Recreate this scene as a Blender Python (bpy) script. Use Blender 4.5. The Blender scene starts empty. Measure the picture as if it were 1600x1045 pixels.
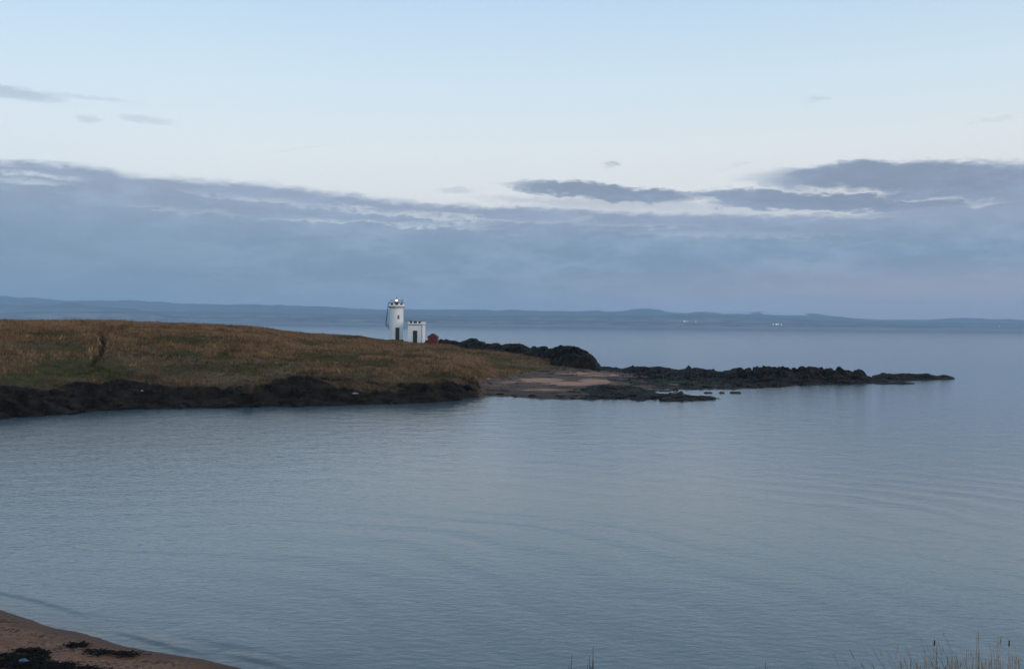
import bpy, bmesh, math, random
import numpy as np
from mathutils import Matrix, Vector

random.seed(7)
rng = np.random.default_rng(7)
sc = bpy.context.scene
COL = sc.collection
R = math.radians

# ------------------------------------------------------------------ camera
F = 1500.0
PITCH, ROLL = R(-0.668), R(0.573)
CAMZ = 10.0
RM = (Matrix.Rotation(R(90) + PITCH, 3, 'X') @ Matrix.Rotation(ROLL, 3, 'Z'))
cd = bpy.data.cameras.new('camera')
cam = bpy.data.objects.new('camera', cd)
COL.objects.link(cam)
cam.matrix_world = Matrix.Translation((0, 0, CAMZ)) @ RM.to_4x4()
cd.sensor_width = 36
cd.lens = 36 * F / 1600
cd.clip_start = 0.1
cd.clip_end = 200000
sc.camera = cam


def ray(px, py):
    d = RM @ Vector(((px - 800) / F, (522.5 - py) / F, -1))
    return d.x / d.y, d.z / d.y          # u = x/D, slope


def at(px, py, D):
    u, s = ray(px, py)
    return Vector((u * D, D, CAMZ + s * D))


def zat(px, py, D):
    return CAMZ + ray(px, py)[1] * D


def dwater(px, py):
    return -CAMZ / ray(px, py)[1]


RI = np.array(RM.transposed())


def project(x, y, z):
    """world arrays -> photo pixels"""
    v = np.stack([x, y, z - CAMZ], -1) @ RI.T
    return 800 + F * v[..., 0] / -v[..., 2], 522.5 - F * v[..., 1] / -v[..., 2]


def ucol(px, py=560):
    return (px - 800) / F + 0.00015 * 0


# ------------------------------------------------------------------ noise
def _hash(ix, iy, seed):
    h = (ix.astype(np.int64) * 374761393 + iy.astype(np.int64) * 668265263 + seed * 1442695041) & 0xffffffff
    h = ((h ^ (h >> 13)) * 1274126177) & 0xffffffff
    h = h ^ (h >> 16)
    return (h & 0xffffff) / float(0xffffff)


def vnoise(x, y, seed=0):
    x = np.asarray(x, float); y = np.asarray(y, float)
    ix = np.floor(x); iy = np.floor(y)
    fx = x - ix; fy = y - iy
    fx = fx * fx * fx * (fx * (fx * 6 - 15) + 10); fy = fy * fy * fy * (fy * (fy * 6 - 15) + 10)
    a = _hash(ix, iy, seed); b = _hash(ix + 1, iy, seed); c = _hash(ix, iy + 1, seed); d = _hash(ix + 1, iy + 1, seed)
    return (a + (b - a) * fx) * (1 - fy) + (c + (d - c) * fx) * fy


def fbm(x, y, seed=0, octv=4):
    s = 0; amp = 0.5; tot = 0
    for o in range(octv):
        a = 0.6 * o
        xr = x * math.cos(a) - y * math.sin(a); yr = x * math.sin(a) + y * math.cos(a)
        s = s + amp * vnoise(xr * 2 ** o + 17.3 * o, yr * 2 ** o - 9.1 * o, seed + o)
        tot += amp; amp *= 0.5
    return s / tot - 0.5


def blocks(x, y, seed=0):
    """jointed-rock pattern: per-cell random height, and distance to cell edge"""
    ix = np.floor(x); iy = np.floor(y)
    f1 = np.full(x.shape, 9.0); f2 = np.full(x.shape, 9.0); val = np.zeros(x.shape)
    for dx in (-1, 0, 1):
        for dy in (-1, 0, 1):
            cx = ix + dx; cy = iy + dy
            px = cx + 0.15 + 0.7 * _hash(cx, cy, seed); py = cy + 0.15 + 0.7 * _hash(cx, cy, seed + 5)
            h = _hash(cx, cy, seed + 9)
            t = (_hash(cx, cy, seed + 11) - .5) * (x - px) + (_hash(cx, cy, seed + 12) - .5) * (y - py)
            d = np.hypot(x - px, y - py)
            near = d < f1
            f2 = np.where(near, f1, np.minimum(f2, d))
            val = np.where(near, h + t * 1.1, val)
            f1 = np.where(near, d, f1)
    return val - 0.5, f2 - f1


def rocknoise(x, y, seed=0):
    wx = x + 1.2 * fbm(x / 3, y / 3, seed + 40, 3); wy = y + 1.2 * fbm(x / 3 + 50, y / 3, seed + 41, 3)
    v1, e1 = blocks(wx / 3.2, wy / 2.2, seed)
    v2, e2 = blocks(wx / 1.1, wy / 0.9, seed + 3)
    n = v1 * 1.0 + v2 * 0.42 + fbm(x / 0.6, y / 0.6, seed + 7, 3) * 0.25
    return n - 0.3 * np.exp(-e1 * 14) - 0.12 * np.exp(-e2 * 12)


def sm(a, b, v):
    t = np.clip((v - a) / (b - a), 0, 1)
    return t * t * (3 - 2 * t)


# ------------------------------------------------------------------ materials
class NT:
    def __init__(self, tree):
        self.t = tree; self.n = tree.nodes; self.l = tree.links

    def new(self, typ, **kw):
        n = self.n.new(typ)
        for k, v in kw.items():
            setattr(n, k, v)
        return n

    def put(self, sock, v):
        if v is None:
            return
        if hasattr(v, 'is_output'):
            self.l.new(v, sock)
        else:
            if hasattr(sock.default_value, '__len__') and not hasattr(v, '__len__'):
                v = (v,) * len(sock.default_value)
            if hasattr(v, '__len__') and len(v) == 3 and len(sock.default_value) == 4:
                v = tuple(v) + (1,)
            sock.default_value = v

    def m(self, op, a, b=None, c=None, clamp=False):
        n = self.new('ShaderNodeMath', operation=op, use_clamp=clamp)
        self.put(n.inputs[0], a); self.put(n.inputs[1], b); self.put(n.inputs[2], c)
        return n.outputs[0]

    def mix(self, f, a, b, blend='MIX'):
        n = self.new('ShaderNodeMix', data_type='RGBA', blend_type=blend)
        self.put(n.inputs['Factor'], f); self.put(n.inputs[6], a); self.put(n.inputs[7], b)
        return n.outputs[2]

    def ss(self, lo, hi, v):
        n = self.new('ShaderNodeMapRange', interpolation_type='SMOOTHSTEP')
        self.put(n.inputs[0], v); self.put(n.inputs[1], lo); self.put(n.inputs[2], hi)
        return n.outputs[0]

    def ramp(self, f, stops):
        n = self.new('ShaderNodeValToRGB')
        e = n.color_ramp.elements
        while len(e) < len(stops):
            e.new(0.5)
        for k, (p, c) in enumerate(stops):
            e[k].position = p; e[k].color = tuple(c) + (1,)
        self.put(n.inputs[0], f)
        return n.outputs[0]

    def noise(self, vec, scale, detail=4, rough=0.55, dist=0.0):
        n = self.new('ShaderNodeTexNoise')
        self.put(n.inputs['Vector'], vec); n.inputs['Scale'].default_value = scale
        n.inputs['Detail'].default_value = detail; n.inputs['Roughness'].default_value = rough
        n.inputs['Distortion'].default_value = dist
        return n.outputs[0]

    def map(self, vec, scale=(1, 1, 1), loc=(0, 0, 0), rot=(0, 0, 0)):
        n = self.new('ShaderNodeMapping')
        self.put(n.inputs[0], vec); n.inputs['Scale'].default_value = scale
        n.inputs['Location'].default_value = loc; n.inputs['Rotation'].default_value = rot
        return n.outputs[0]

    def attr(self, name):
        n = self.new('ShaderNodeAttribute', attribute_name=name)
        return n

    def bump(self, h, strength, dist, normal=None):
        n = self.new('ShaderNodeBump')
        self.put(n.inputs['Height'], h); n.inputs['Strength'].default_value = strength
        n.inputs['Distance'].default_value = dist
        if normal is not None:
            self.l.new(normal, n.inputs['Normal'])
        return n.outputs[0]


def material(name):
    m = bpy.data.materials.new(name)
    m.use_nodes = True
    nt = NT(m.node_tree)
    b = nt.n['Principled BSDF']
    co = nt.new('ShaderNodeTexCoord').outputs['Object']
    return m, nt, b, co


def simple(name, col, rough=0.6, var=0.25, scale=3.0, metal=0.0, bump=0.0, spec=0.5):
    m, nt, b, co = material(name)
    n = nt.noise(co, scale, 5, 0.6)
    f = nt.ss(0.3, 0.7, n)
    c = nt.mix(f, tuple(v * (1 - var) for v in col), tuple(min(1, v * (1 + var)) for v in col))
    nt.l.new(c, b.inputs['Base Color'])
    b.inputs['Roughness'].default_value = rough; b.inputs['Metallic'].default_value = metal
    b.inputs['Specular IOR Level'].default_value = spec
    if bump:
        nt.l.new(nt.bump(nt.noise(co, scale * 3, 5), 0.6, bump), b.inputs['Normal'])
    return m


def emissive(name, col, st):
    m, nt, b, co = material(name)
    b.inputs['Base Color'].default_value = (0.6, 0.6, 0.6, 1)
    b.inputs['Emission Color'].default_value = tuple(col) + (1,)
    b.inputs['Emission Strength'].default_value = st
    return m


def rock_colour(nt, co, scale=1.0):
    n1 = nt.noise(co, 0.5 * scale, 6, 0.6)
    n2 = nt.noise(co, 3.0 * scale, 5, 0.65)
    c = nt.mix(nt.ss(0.35, 0.7, n1), (0.0095, 0.0082, 0.0066), (0.034, 0.026, 0.020))
    c = nt.mix(nt.m('MULTIPLY', nt.ss(0.55, 0.75, n2), 0.7), c, (0.080, 0.064, 0.050))
    li = nt.noise(nt.map(co, loc=(31, 7, 3)), 0.75 * scale, 5, 0.6)
    c = nt.mix(nt.m('MULTIPLY', nt.ss(0.63, 0.72, li), 0.55), c, (0.052, 0.032, 0.013))
    gr = nt.noise(nt.map(co, loc=(11, 70, 3)), 0.4 * scale, 5, 0.6)
    c = nt.mix(nt.m('MULTIPLY', nt.ss(0.55, 0.66, gr), 0.6), c, (0.024, 0.024, 0.011))
    return c


def rock_bump(nt, co):
    return nt.m('ADD', nt.m('MULTIPLY', nt.noise(co, 1.2, 6, 0.65), 1.0), nt.m('MULTIPLY', nt.noise(co, 6, 4, 0.6), .25))


M = {}
m, nt, b, co = material('rock')
nt.l.new(rock_colour(nt, co), b.inputs['Base Color'])
b.inputs['Roughness'].default_value = 0.75
b.inputs['Specular IOR Level'].default_value = 0.10
nt.l.new(nt.bump(rock_bump(nt, co), 0.9, 0.5), b.inputs['Normal'])
M['rock'] = m

# reef rock, wet with weed and sand-filled hollows driven by attributes
m, nt, b, co = material('reef_rock')
c = rock_colour(nt, co)
w = nt.attr('weed').outputs['Fac']
s_ = nt.attr('sand').outputs['Fac']
nn = nt.noise(co, 1.4, 5, 0.65)
c = nt.mix(nt.ss(0.35, 0.6, nt.m('MULTIPLY', w, nt.m('ADD', nn, 0.3))), c, (0.030, 0.034, 0.012))
c = nt.mix(nt.ss(0.35, 0.55, nt.m('MULTIPLY', s_, nt.m('ADD', nn, 0.35))), c, (0.20, 0.128, 0.098))
nt.l.new(c, b.inputs['Base Color'])
b.inputs['Roughness'].default_value = 0.7
b.inputs['Specular IOR Level'].default_value = 0.10
nt.l.new(nt.bump(rock_bump(nt, co), 0.9, 0.5), b.inputs['Normal'])
M['reef'] = m

# headland ground: grass slope, rocky shore, sand
m, nt, b, co = material('headland_ground')
n1 = nt.noise(co, 0.11, 6, 0.62)
n2 = nt.noise(nt.map(co, loc=(9, 4, 0)), 0.9, 5, 0.6)
n3 = nt.noise(co, 5, 4, 0.6)
tawny = nt.mix(nt.ss(0.3, 0.7, n2), (0.115, 0.068, 0.037), (0.20, 0.122, 0.068))
tawny = nt.mix(nt.m('MULTIPLY', nt.ss(0.45, 0.7, n3), .6), tawny, (0.20, 0.13, 0.08))
green = nt.mix(nt.ss(0.35, 0.65, n2), (0.046, 0.046, 0.018), (0.085, 0.075, 0.030))
gf = nt.attr('green').outputs['Fac']
f = nt.ss(0.46, 0.70, nt.m('ADD', nt.m('ADD', nt.m('MULTIPLY', n1, 0.55), nt.m('MULTIPLY', n2, 0.3)), nt.m('MULTIPLY', gf, 0.45)))
grass = nt.mix(f, tawny, green)
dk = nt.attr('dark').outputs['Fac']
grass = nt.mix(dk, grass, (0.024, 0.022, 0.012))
pl_ = nt.attr('pale').outputs['Fac']
grass = nt.mix(nt.m('MULTIPLY', pl_, 0.7), grass, (0.19, 0.13, 0.08))
rk = rock_colour(nt, co)
rf = nt.ss(0.34, 0.66, nt.m('ADD', nt.attr('rock').outputs['Fac'], nt.m('MULTIPLY', nt.m('SUBTRACT', n2, 0.5), 0.9)))
c = nt.mix(rf, grass, rk)
sn = nt.noise(nt.map(co, scale=(0.10, 0.42, 1)), 1.0, 5, 0.62)
pk = nt.attr('pink').outputs['Fac']
sand = nt.mix(nt.ss(0.45, 0.70, nt.m('ADD', nt.m('MULTIPLY', pk, .55), nt.m('MULTIPLY', sn, .62))), (0.150, 0.102, 0.078), (0.47, 0.255, 0.165))
sand = nt.mix(nt.m('MULTIPLY', nt.ss(0.52, 0.57, nt.m('SUBTRACT', nt.noise(nt.map(co, scale=(.22, .45, 1), loc=(4, 2, 0)), 1.0, 6, 0.68), nt.m('MULTIPLY', pk, .10))), 0.9), sand, (0.024, 0.021, 0.017))
wet = nt.attr('wet').outputs['Fac']
sand = nt.mix(nt.m('MULTIPLY', wet, 0.55), sand, (0.07, 0.054, 0.045))
c = nt.mix(nt.attr('sand').outputs['Fac'], c, sand)
nt.l.new(c, b.inputs['Base Color'])
b.inputs['Roughness'].default_value = 1.0
b.inputs['Specular IOR Level'].default_value = 0.04
nt.l.new(nt.bump(rock_bump(nt, co), 0.8, 0.35), b.inputs['Normal'])
M['headland'] = m

m, nt, b, co = material('dry_grass')
ca = nt.attr('tint').outputs['Color']
nt.l.new(ca, b.inputs['Base Color'])
b.inputs['Roughness'].default_value = 0.8
b.inputs['Specular IOR Level'].default_value = 0.1
M['tuft'] = m

# sea
m, nt, b, co = material('sea_water')
geo = nt.new('ShaderNodeNewGeometry').outputs['Position']
b.inputs['Base Color'].default_value = (0.030, 0.048, 0.062, 1)
sh = nt.attr('shallow').outputs['Fac']
nt.l.new(nt.mix(sh, (0.086, 0.126, 0.138), (0.085, 0.090, 0.090)), b.inputs['Base Color'])
b.inputs['IOR'].default_value = 1.333
b.inputs['Specular IOR Level'].default_value = 0.5
sep = nt.new('ShaderNodeSeparateXYZ'); nt.l.new(geo, sep.inputs[0])
far = nt.ss(120, 420, sep.outputs[1])
nt.l.new(nt.m('ADD', 0.06, nt.m('MULTIPLY', far, 0.04)), b.inputs['Roughness'])
v = geo
rp = nt.noise(nt.map(v, scale=(1.8, 3.6, 1), rot=(0, 0, R(12))), 1.0, 4, 0.5, 0.4)
fine = nt.noise(nt.map(v, scale=(4.5, 8, 1)), 1.0, 3, 0.6, 0.3)
mid = nt.noise(nt.map(v, scale=(0.55, 1.25, 1), rot=(0, 0, R(8))), 1.0, 4, 0.55, 0.3)
mid2 = nt.noise(nt.map(v, scale=(0.34, 0.42, 1), rot=(0, 0, R(-14))), 1.0, 5, 0.6, 0.3)
midr = nt.m('SUBTRACT', 1.0, nt.m('ABSOLUTE', nt.m('SUBTRACT', nt.m('MULTIPLY', mid, 2.0), 1.0)))
patch = nt.ss(0.35, 0.65, nt.noise(nt.map(v, scale=(0.02, 0.035, 1), rot=(0, 0, R(-20))), 1.0, 3, 0.5))
rough = nt.m('MAXIMUM', nt.ss(4, -27, nt.m('ADD', sep.outputs[0], nt.m('MULTIPLY', patch, 8))), nt.m('MULTIPLY', nt.ss(44, 27, sep.outputs[1]), .55))
h = nt.m('ADD', nt.m('MULTIPLY', rp, nt.m('ADD', 0.0065, nt.m('ADD', nt.m('MULTIPLY', patch, 0.005), nt.m('MULTIPLY', rough, .026)))), nt.m('ADD', nt.m('MULTIPLY', fine, 0.0045), nt.m('ADD', nt.m('MULTIPLY', midr, .011), nt.m('MULTIPLY', nt.m('MULTIPLY', mid2, nt.ss(38, 85, sep.outputs[1])), .055))))
big = nt.noise(nt.map(v, scale=(0.10, 0.22, 1)), 1.0, 5, 0.65, 0.3)
h = nt.m('ADD', h, nt.m('MULTIPLY', nt.m('MULTIPLY', big, nt.m('MULTIPLY', far, nt.ss(1800, 500, sep.outputs[1]))), 0.26))
nt.l.new(nt.bump(h, 1.0, 1.0), b.inputs['Normal'])
df = nt.new('ShaderNodeBsdfDiffuse'); df.inputs['Color'].default_value = (0.125, 0.155, 0.175, 1)  # diffuse blue-grey mixed in with distance stands in for the open sea's reflected light
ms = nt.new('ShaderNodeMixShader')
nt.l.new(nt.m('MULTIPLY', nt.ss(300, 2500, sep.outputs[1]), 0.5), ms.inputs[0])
nt.l.new(b.outputs[0], ms.inputs[1]); nt.l.new(df.outputs[0], ms.inputs[2])
nt.l.new(ms.outputs[0], nt.n['Material Output'].inputs['Surface'])
M['sea'] = m

# beach
m, nt, b, co = material('beach_sand')
n1 = nt.noise(nt.map(co, scale=(0.35, 1.5, 1), rot=(0, 0, R(27))), 1.0, 6, 0.65)
n2 = nt.noise(co, 9, 6, 0.7)
c = nt.mix(nt.ss(0.35, 0.65, n1), (0.20, 0.098, 0.058), (0.37, 0.195, 0.122))
c = nt.mix(nt.m('MULTIPLY', nt.ss(0.505, 0.60, nt.m('ADD', nt.m('MULTIPLY', n2, .5), nt.m('MULTIPLY', n1, .53))), 0.85), c, (0.028, 0.021, 0.015))
wet = nt.attr('wet').outputs['Fac']
c = nt.mix(nt.m('MULTIPLY', wet, 0.75), c, (0.11, 0.058, 0.040))
bk = nt.attr('bank').outputs['Fac']
c = nt.mix(bk, c, (0.05, 0.045, 0.02))
nt.l.new(c, b.inputs['Base Color'])
nt.l.new(nt.m('SUBTRACT', 0.9, nt.m('MULTIPLY', wet, 0.35)), b.inputs['Roughness'])
b.inputs['Specular IOR Level'].default_value = 0.05
nt.l.new(nt.bump(nt.noise(co, 5, 6, 0.65), 0.9, 0.16), b.inputs['Normal'])
M['beach'] = m

# hills
m, nt, b, co = material('hill_land')
n1 = nt.noise(nt.map(co, scale=(1, 0.6, 2)), 0.0009, 6, 0.65)
n2 = nt.noise(nt.map(co, scale=(1, 0.6, 2)), 0.004, 5, 0.6)
c = nt.mix(nt.ss(0.35, 0.65, n1), (0.030, 0.036, 0.028), (0.075, 0.070, 0.050))
c = nt.mix(nt.m('MULTIPLY', nt.ss(0.58, 0.72, n2), 0.6), c, (0.16, 0.14, 0.10))
sw = nt.attr('snow').outputs['Fac']
c = nt.mix(nt.ss(0.45, 0.7, nt.m('MULTIPLY', sw, nt.m('ADD', 0.45, n2))), c, (0.62, 0.62, 0.62))
fd = nt.attr('field').outputs['Fac']
c = nt.mix(nt.m('MULTIPLY', fd, nt.ss(0.40, 0.6, n2)), c, (0.36, 0.28, 0.20))
nt.l.new(c, b.inputs['Base Color'])
b.inputs['Roughness'].default_value = 1.0
b.inputs['Specular IOR Level'].default_value = 0.0
M['hill'] = m

# painted white masonry with grime streaks
m, nt, b, co = material('white_masonry')
st = nt.noise(nt.map(co, scale=(3, 3, 0.35)), 1.0, 5, 0.65)
blot = nt.noise(co, 1.3, 6, 0.65)
c = nt.mix(nt.ss(0.45, 0.75, st), (0.82, 0.81, 0.79), (0.72, 0.70, 0.67))
c = nt.mix(nt.m('MULTIPLY', nt.ss(0.58, 0.75, blot), 0.5), c, (0.55, 0.53, 0.48))
nt.l.new(c, b.inputs['Base Color'])
b.inputs['Roughness'].default_value = 0.8
nt.l.new(nt.bump(nt.noise(co, 2.5, 5), 0.5, 0.03), b.inputs['Normal'])
M['white'] = m
M['black'] = simple('black_paint', (0.016, 0.016, 0.017), 0.6, 0.35, 2.5)
M['green'] = simple('green_door_paint', (0.012, 0.032, 0.026), 0.5, 0.3, 2.0)
M['dark'] = simple('dark_iron', (0.025, 0.026, 0.03), 0.5, 0.3, 4.0)
M['glass'] = simple('dark_glass', (0.02, 0.025, 0.03), 0.1, 0.1, 1.0)
M['frame'] = simple('grey_frame', (0.25, 0.25, 0.25), 0.6, 0.1, 3.0)
M['red'] = simple('red_boards', (0.150, 0.015, 0.017), 0.7, 0.3, 2.2)
M['reddoor'] = simple('dark_red_door', (0.110, 0.014, 0.014), 0.7, 0.3, 2.2)
M['redroof'] = simple('brown_red_roof', (0.085, 0.022, 0.020), 0.8, 0.3, 2.0)
M['drum'] = simple('red_lantern_base', (0.14, 0.018, 0.022), 0.5, 0.2, 3.0)
M['lamp'] = emissive('lamp_light', (1.0, 0.82, 0.80), 2.6)
M['yellow'] = emissive('floodlight_yellow', (1.0, 0.84, 0.45), 2.2)
M['whitelight'] = emissive('floodlight_white', (1.0, 0.88, 0.85), 1.1)
M['pinklight'] = emissive('floodlight_pink', (1.0, 0.62, 0.60), 0.55)
M['farblock'] = simple('far_masonry', (0.055, 0.055, 0.047), 1.0, 0.1, .05, spec=0.0)
M['weed'] = simple('seaweed', (0.009, 0.008, 0.006), 0.8, 0.5, 6.0, bump=0.03, spec=0.08)
M['pale'] = simple('pale_stone', (0.26, 0.23, 0.20), 0.8, 0.15, 4.0)
M['blue'] = simple('blue_plastic', (0.04, 0.09, 0.17), 0.4, 0.15, 8.0)
M['straw'] = simple('straw_stem', (0.29, 0.22, 0.17), 0.8, 0.3, 9.0)
M['olive'] = simple('olive_stem', (0.075, 0.062, 0.030), 0.8, 0.3, 9.0)
M['twig'] = simple('dark_twig', (0.045, 0.040, 0.038), 0.8, 0.3, 9.0)
M['orange'] = simple('orange_lichen', (0.045, 0.026, 0.012), 0.9, 0.45, 3.0, bump=0.05)
M['soil'] = simple('scrub', (0.018, 0.020, 0.010), 0.9, 0.4, 3.0)


# ------------------------------------------------------------------ mesh helpers
def tag(o, label=None, cat=None, group=None, kind=None):
    if label: o['label'] = label
    if cat: o['category'] = cat
    if group: o['group'] = group
    if kind: o['kind'] = kind
    return o


def link(name, me, mat=None, parent=None):
    o = bpy.data.objects.new(name, me)
    COL.objects.link(o)
    if mat is not None:
        me.materials.append(mat)
    if parent is not None:
        o.parent = parent
    return o


def empty(name, loc, rz=0.0):
    o = bpy.data.objects.new(name, None)
    COL.objects.link(o)
    o.location = loc
    o.rotation_euler = (0, 0, rz)
    o.empty_display_size = 0.3
    return o


def grid_mesh(name, X, Y, Z, attrs=None, smooth=True, mask=None):
    nr, nc = X.shape
    me = bpy.data.meshes.new(name)
    me.vertices.add(nr * nc)
    me.vertices.foreach_set('co', np.stack([X, Y, Z], -1).astype(np.float32).ravel())
    i = np.arange(nr * nc).reshape(nr, nc)
    q = np.stack([i[:-1, :-1], i[:-1, 1:], i[1:, 1:], i[1:, :-1]], -1).reshape(-1, 4)
    if mask is not None:
        k = mask[:-1, :-1] | mask[:-1, 1:] | mask[1:, 1:] | mask[1:, :-1]
        q = q[k.ravel()]
    n = len(q)
    me.loops.add(n * 4); me.polygons.add(n)
    me.loops.foreach_set('vertex_index', q.astype(np.int32).ravel())
    me.polygons.foreach_set('loop_start', (np.arange(n) * 4).astype(np.int32))
    me.polygons.foreach_set('use_smooth', np.full(n, smooth))
    for k, v in (attrs or {}).items():
        a = me.attributes.new(k, 'FLOAT', 'POINT')
        a.data.foreach_set('value', np.asarray(v, np.float32).ravel())
    me.update(calc_edges=True)
    return me


def tri_mesh(name, V, T, colors=None):
    """V (n,3), T (m,3); colors per vertex (n,4)"""
    me = bpy.data.meshes.new(name)
    me.vertices.add(len(V)); me.vertices.foreach_set('co', V.astype(np.float32).ravel())
    n = len(T)
    me.loops.add(n * 3); me.polygons.add(n)
    me.loops.foreach_set('vertex_index', T.astype(np.int32).ravel())
    me.polygons.foreach_set('loop_start', (np.arange(n) * 3).astype(np.int32))
    if colors is not None:
        a = me.attributes.new('tint', 'FLOAT_COLOR', 'POINT')
        a.data.foreach_set('color', colors.astype(np.float32).ravel())
    me.update(calc_edges=True)
    return me


def bm_obj(name, bm, mat, parent=None, smooth=False):
    me = bpy.data.meshes.new(name)
    bmesh.ops.recalc_face_normals(bm, faces=bm.faces[:])
    bm.to_mesh(me); bm.free()
    if smooth:
        me.polygons.foreach_set('use_smooth', [True] * len(me.polygons))
        me.set_sharp_from_angle(angle=R(30))
    return link(name, me, mat, parent)


def box(bm, x0, x1, y0, y1, z0, z1, bev=0.0):
    vs = [bm.verts.new((x, y, z)) for z in (z0, z1) for y in (y0, y1) for x in (x0, x1)]
    fs = [bm.faces.new([vs[k] for k in f]) for f in
          ((0, 2, 3, 1), (4, 5, 7, 6), (0, 1, 5, 4), (2, 6, 7, 3), (0, 4, 6, 2), (1, 3, 7, 5))]
    if bev:
        es = set(e for f in fs for e in f.edges)
        bmesh.ops.bevel(bm, geom=list(es), offset=bev, segments=1, affect='EDGES')


def arc_slab(bm, r0, r1, a0, a1, z0, z1, n=None):
    """solid ring sector; angle 0 faces local -Y, positive to +X"""
    n = n or max(2, int(abs(a1 - a0) / R(6)))
    full = abs(a1 - a0) >= 2 * math.pi - 1e-6
    rows = []
    for k in range(n if full else n + 1):
        a = a0 + (a1 - a0) * k / n
        s, c = math.sin(a), -math.cos(a)
        rows.append([bm.verts.new((r * s, r * c, z)) for (r, z) in ((r1, z0), (r1, z1), (r0, z1), (r0, z0))])
    m = len(rows)
    for k in range(m if full else m - 1):
        p, q = rows[k], rows[(k + 1) % m]
        for j in range(4):
            bm.faces.new((p[j], q[j], q[(j + 1) % 4], p[(j + 1) % 4]))
    if not full:
        bm.faces.new(rows[0]); bm.faces.new(rows[-1][::-1])


def lathe(bm, prof, n=40):
    rows = []
    for r, z in prof:
        rows.append([bm.verts.new((r * math.cos(2 * math.pi * k / n), r * math.sin(2 * math.pi * k / n), z)) for k in range(n)])
    for a, b_ in zip(rows[:-1], rows[1:]):
        for k in range(n):
            bm.faces.new((a[k], a[(k + 1) % n], b_[(k + 1) % n], b_[k]))
    bm.faces.new(rows[0][::-1]); bm.faces.new(rows[-1])


def tube(bm, pts, rad, n=6):
    """tapered tube along points; rad scalar or list"""
    pts = [Vector(p) for p in pts]
    rads = rad if hasattr(rad, '__len__') else [rad] * len(pts)
    rows = []
    for k, p in enumerate(pts):
        d = (pts[min(k + 1, len(pts) - 1)] - pts[max(k - 1, 0)]).normalized()
        up = Vector((0, 0, 1)) if abs(d.z) < 0.9 else Vector((1, 0, 0))
        a = d.cross(up).normalized(); b_ = d.cross(a).normalized()
        rows.append([bm.verts.new(p + (a * math.cos(2 * math.pi * j / n) + b_ * math.sin(2 * math.pi * j / n)) * rads[k]) for j in range(n)])
    for r0, r1 in zip(rows[:-1], rows[1:]):
        for j in range(n):
            bm.faces.new((r0[j], r0[(j + 1) % n], r1[(j + 1) % n], r1[j]))
    bm.faces.new(rows[0][::-1]); bm.faces.new(rows[-1])


def interp(x, pts):
    return np.interp(x, [p[0] for p in pts], [p[1] for p in pts])


def smooth_interp(x, pts):
    """monotone-ish cubic (finite-difference hermite with limited slopes)"""
    X = np.array([p[0] for p in pts], float); Yv = np.array([p[1] for p in pts], float)
    d = np.diff(Yv) / np.diff(X)
    mm = np.zeros_like(X)
    for k in range(1, len(X) - 1):
        mm[k] = 0 if d[k - 1] * d[k] <= 0 else 2 * d[k - 1] * d[k] / (d[k - 1] + d[k])
    mm[0] = d[0]; mm[-1] = d[-1]
    x = np.clip(x, X[0], X[-1])
    i = np.clip(np.searchsorted(X, x) - 1, 0, len(X) - 2)
    h = X[i + 1] - X[i]; t = (x - X[i]) / h
    return ((2 * t ** 3 - 3 * t ** 2 + 1) * Yv[i] + (t ** 3 - 2 * t ** 2 + t) * h * mm[i]
            + (-2 * t ** 3 + 3 * t ** 2) * Yv[i + 1] + (t ** 3 - t ** 2) * h * mm[i + 1])


# ------------------------------------------------------------------ headland
# column: bearing (photo px) -> shoreline row, [(row, distance) ...] up the slope
COLS = {
    -900: (705, [(650, 74), (590, 84), (530, 98), (505, 118), (488, 165)], 360),
    -450: (680, [(630, 86), (582, 95), (532, 110), (510, 132), (496, 180)], 370),
    0: (654, [(612, 101), (575, 112), (534, 128), (517, 150), (501.5, 200)], 380),
    150: (644, [(610, 109), (575, 119), (536, 135), (516, 160), (501.8, 205)], 380),
    300: (637, [(605, 117), (580, 125), (545, 142), (520, 170), (506.3, 215)], 380),
    400: (637, [(600, 118), (570, 131), (545, 150), (525, 180), (511.0, 222)], 385),
    450: (635.5, [(596, 120), (567, 138), (545, 163), (527, 200), (518, 240)], 390),
    500: (634, [(590, 123), (565, 145), (545, 182), (530, 225), (522.5, 262)], 390),
    560: (632, [(590, 126), (567, 148), (548, 187), (533, 235), (524.2, 280)], 390),
    610: (631, [(590, 128), (570, 150), (550, 192), (538, 240), (531.3, 299)], 390),
    650: (630.5, [(590, 129), (571, 151), (552, 195), (541, 255), (536, 295)], 380),
    700: (628, [(590, 131), (575, 150), (556, 195), (546, 240), (538, 285)], 370),
    745: (621, [(600, 137), (590, 145), (572, 175), (556, 220), (546, 270)], 350),
    775: (619, [(604, 143), (592, 160), (575, 190), (558, 223), (547, 267)], 340),
    800: (620, [(606, 146), (594, 164), (580, 182), (561, 222), (549, 262)], 330),
    850: (622, [(605, 148), (590, 176), (579, 197), (567, 217), (553, 250)], 310),
    890: (623, [(602, 153), (590, 175), (580, 192), (574, 203), (563, 226)], 285),
    940: (621, [(605, 149.5), (590, 177.5), (580, 197), (577, 205), (575, 212)], 235),
    1000: (616, [(605, 150.5), (592, 176), (586, 188), (583, 195), (582, 200)], 215),
    1060: (614, [(608, 149), (602, 158), (600, 165), (600, 170), (600, 174)], 190),
}
PXS = np.array(sorted(COLS))
SG = np.concatenate([np.arange(-8, 60, 0.35), np.arange(60, 130, 0.8), np.arange(130, 330, 3.0)])
WD = np.array([dwater(p, COLS[p][0]) for p in PXS])
prof = []
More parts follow.
